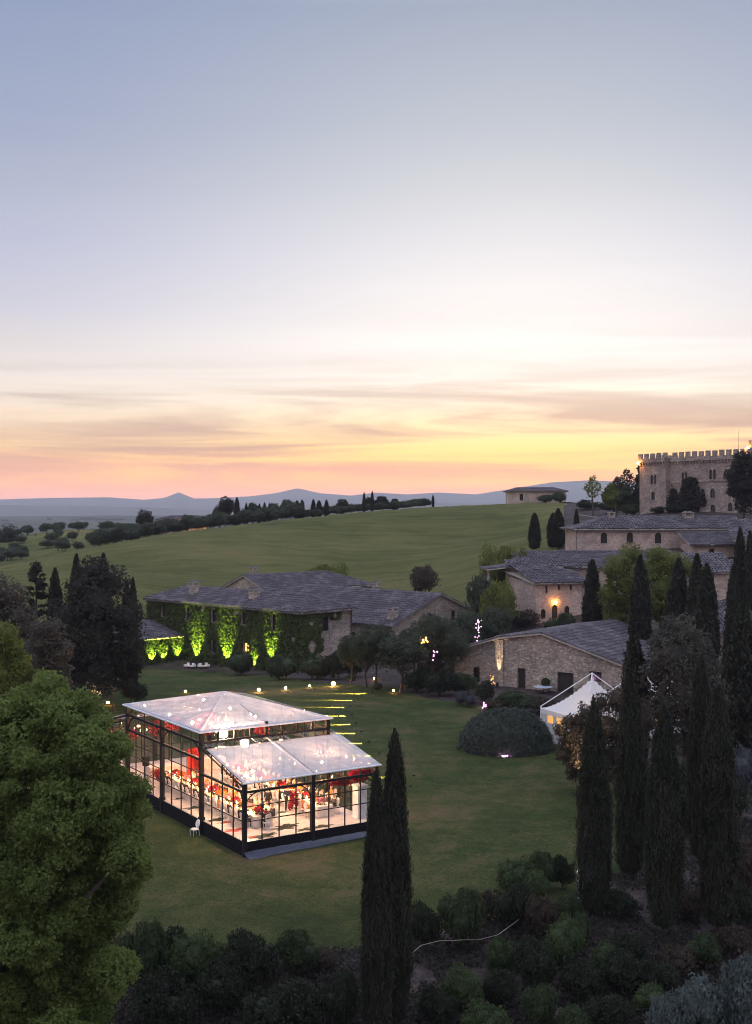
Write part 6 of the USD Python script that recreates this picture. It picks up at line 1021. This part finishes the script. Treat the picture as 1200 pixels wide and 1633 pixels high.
for i, (px, py) in enumerate([(595, 1106), (572, 1117), (559, 1129), (562, 1143), (569, 1157), (577, 1171), (589, 1187), (606, 1206), (661, 1242), (656, 1259), (556, 1279)]):
    g = G(px, py); dr_l = unit(V(-1, .06, 0)); t = thing('path_light', ['low yellow path light at the far end of the curved row', 'second low yellow path light from the far end of the row', 'third low yellow path light from the far end of the row', 'fourth low yellow path light from the far end of the row', 'low yellow path light of the row, level with the pyramid eave', 'sixth low yellow path light from the far end of the row', 'path light of the row beside the sloping glass roof', 'nearest path light of the row, just left of the cypress tip'][i] if i < 8 else ['yellow path light right of the front cypress, upper one', 'yellow path light right of the front cypress, lower one', 'yellow path light seen through the pavilion corner panes'][i - 8], 'lamp', g); z = .24
    m = MB().lathe([(.001, -.1), (.05, -.09), (.055, .17), (.05, .17), (.047, -.02), (.001, -.02)], 8).get(); T = trimesh.geometry.align_vectors([0, 0, 1], unit(dr_l + V(0, 0, -.12))); m.apply_transform(T); m.apply_translation([0, 0, z]); obj('hood', m, DM, t)
    m = MB().lathe([(.001, -.005), (.045, -.005), (.04, .03), (.001, .04)], 8).get(); m.apply_transform(T); m.apply_translation([0, 0, z]); obj('lens', m, M['beam_yellow'], t); spot(t, V(0, 0, z) + dr_l*.20, unit(dr_l + V(0, 0, -.22)), 3200., (1, .66, .11), 15, .9, .03); obj('spike', MB().tube([V(0, 0, -.2), V(0, 0, z)], [.012, .018], 5), DM, t)
for px, py, m_, r_, lb in ((755, 1198, 'lamp_blue', .14, 'small blue-violet lamp at the left foot of the giant dome bush'), (773, 1128, 'lamp_pink', .15, 'pink lamp among the low shrubs left of the dome bush'), (791, 1201, 'lamp_white2', .16, 'pale lamp under the middle of the giant dome bush'), (1150, 1236, 'lamp_orange', .08, 'faint lamp in the undergrowth at right')):
    if m_ == 'lamp_white2': m_ = 'window_glow'
    g = G(px, py); t = thing('spot_lamp', lb, 'lamp', g); obj('lens', MB().ball((0, 0, .16), r_, 2), M[m_], t); obj('housing', MB().lathe([(.001, .08), (.1, .07), (.12, 0), (.001, -.02)], 8), DM, t)
g = G(803, 1208); t = thing('light_bar', 'pink glowing light bar lying at the foot of the giant dome bush', 'lamp', g, -.25); obj('tube', MB().tube([V(-.6, 0, .1), V(.55, 0, .1)], .07, 8), M['lamp_pink'], t); obj('end_box', MB().box((-.72, 0, .12), (.22, .2, .22)), DM, t)
def light_string(label, pts, mt, n, seed):
    r = np.random.default_rng(seed); base = pts[0]; t = thing('light_string', label, 'lights', base); P = np.array(pts) - base; L = MB(); L.tube(P, .015, 4); obj('wire', L, DM, t); b = MB()
    for k in range(n): q = r.uniform(0, len(P) - 1.001); i = int(q); b.ball(P[i]*(1 - q + i) + P[i+1]*(q - i) + r.normal(0, .16, 3), r.uniform(.04, .075), 1)
    obj('bulbs', b, M[mt], t)
gg = lambda px, py, d: pt(px, py, d)
light_string('string of pink lights hanging in the tree before the barn gable', [gg(759, 1020, 153.), gg(765, 1004, 153.), gg(762, 994, 153.), gg(768, 984, 153.)], 'bud_light', 20, 1); light_string('short pink light post among the shrubs left of the low barn', [gg(692, 1052, 140.), gg(692, 1043, 140.), gg(694, 1035, 140.)], 'bud_light', 9, 2); light_string('orange glowing lights in the fruit tree before the barn gable', [gg(672, 1020, 146.), gg(678, 1024, 146.), gg(679, 1018, 146.)], 'lamp_orange', 9, 3); light_string('pale lights up the shrub at the lit barn pilaster', [gg(786, 1106, 144.), gg(787, 1090, 144.), gg(783, 1078, 144.)], 'window_glow', 16, 4); light_string('pinkish lights in the shrub left of the dome bush', [gg(770, 1134, 126.), gg(774, 1126, 126.), gg(776, 1120, 126.)], 'bud_light', 8, 5)
# wooden frame shelf, lounge furniture, side tables, post, wire
g = on(165, 131); t = thing('wooden_shelf_frame', 'tall dark wooden open frame standing by the big dark tree', 'frame', g, .2)
for x in (-1.0, 0, 1.0): obj('upright', MB().box((x, 0, 1.4), (.1, .3, 2.8)), M['wood_dark'], t)
for z in (.15, .9, 1.7, 2.75): obj('shelf', MB().box((0, 0, z), (1.9, .28, .07)), M['wood_dark'], t)
def lounge(c):
    obj('seat_base', MB().box((0, 0, .22), (1.7, .8, .14)), M['wood_dark'], c); obj('seat_cushion', MB().box((0, -.02, .38), (1.6, .7, .16)), M['ivory_cloth'], c); obj('back', MB().box((0, .38, .55), (1.7, .08, .55)), M['wood_dark'], c)
    for s in (-1, 1):
        obj('arm', MB().box((.86*s, 0, .45), (.09, .8, .3)), M['white_paint'], c); obj('pillow', MB().box((.5*s, .26, .62), (.46, .16, .42), .1*s), M['white_cloth'], c)
        for y in (-.33, .33): obj('leg', MB().box((.8*s, y, .08), (.08, .08, .17)), M['wood_dark'], c)
for px, rz, lb in ((303, -.5, 'left outdoor lounge seat with white cushion by the ivy house'), (325, .4, 'right outdoor lounge seat with white cushion by the ivy house')): place('lounge', lounge, 'lounge_seat', lb, 'bench', G(px, 1066), rz)
for px, py, lb in ((112, 1118, 'small white round side table under the holm oak'), (126, 1140, 'small white round side table nearest the pavilion')):
    t = thing('side_table', lb, 'table', G(px, py)); obj('tabletop', MB().lathe([(.001, .70), (.5, .70), (.5, .74), (.001, .74)], 14), M['white_paint'], t); obj('leg', MB().tube([V(0, 0, 0), V(0, 0, .7)], .04, 6), DM, t)
g = on(926, 66.5); t = thing('marker_post', 'pale blue-grey post with a white cap among the shrubs', 'post', g); obj('shaft', MB().box((0, 0, .9), (.24, .24, 1.9)), M['pale_blue_plastic'], t); obj('cap', MB().lathe([(.001, 2.1), (.22, 1.92), (.24, 1.85), (.001, 1.85)], 10), M['white_paint'], t)
wp = [(650, 1556), (672, 1542), (700, 1535), (735, 1530), (765, 1524), (795, 1512), (825, 1495), (852, 1472)]; W_ = [G(*p) + [0, 0, .85 + .2*math.sin(i)] for i, p in enumerate(wp)]; t = thing('pale_wire', 'pale hose strung through the shrubs right of the front cypress', 'hose', W_[0]); obj('hose', MB().tube([p - W_[0] for p in W_], .014, 5), M['stone_trim'], t)
obj('road', MB().add(np.vstack([[pt(918 + 10*i, 821 + 1.3*i + (1.6 if s else 0), 318 - 3.2*i) + [0, 0, .25] for i in range(8)] for s in (0, 1)]), [[i, i+1, 9+i, 8+i] for i in range(7)]), M['gravel_pale'], kind='structure')
# ------------------------------------------------------------------ haze
usdkit.material(stage, '/World/Looks/haze_air', {'v': ('principled_volume', {'color': (.82, .83, 1.0), 'density': HAZE, 'anisotropy': .2})}, [], volume='v.volume')
hz = obj('haze', MB().box((0, 7000, (HTOP - 330)/2), (24000, 22000, HTOP + 330)), UsdShade.Material.Get(stage, '/World/Looks/haze_air'), kind='stuff', label='thin bluish evening haze filling the valley air', cat='haze')
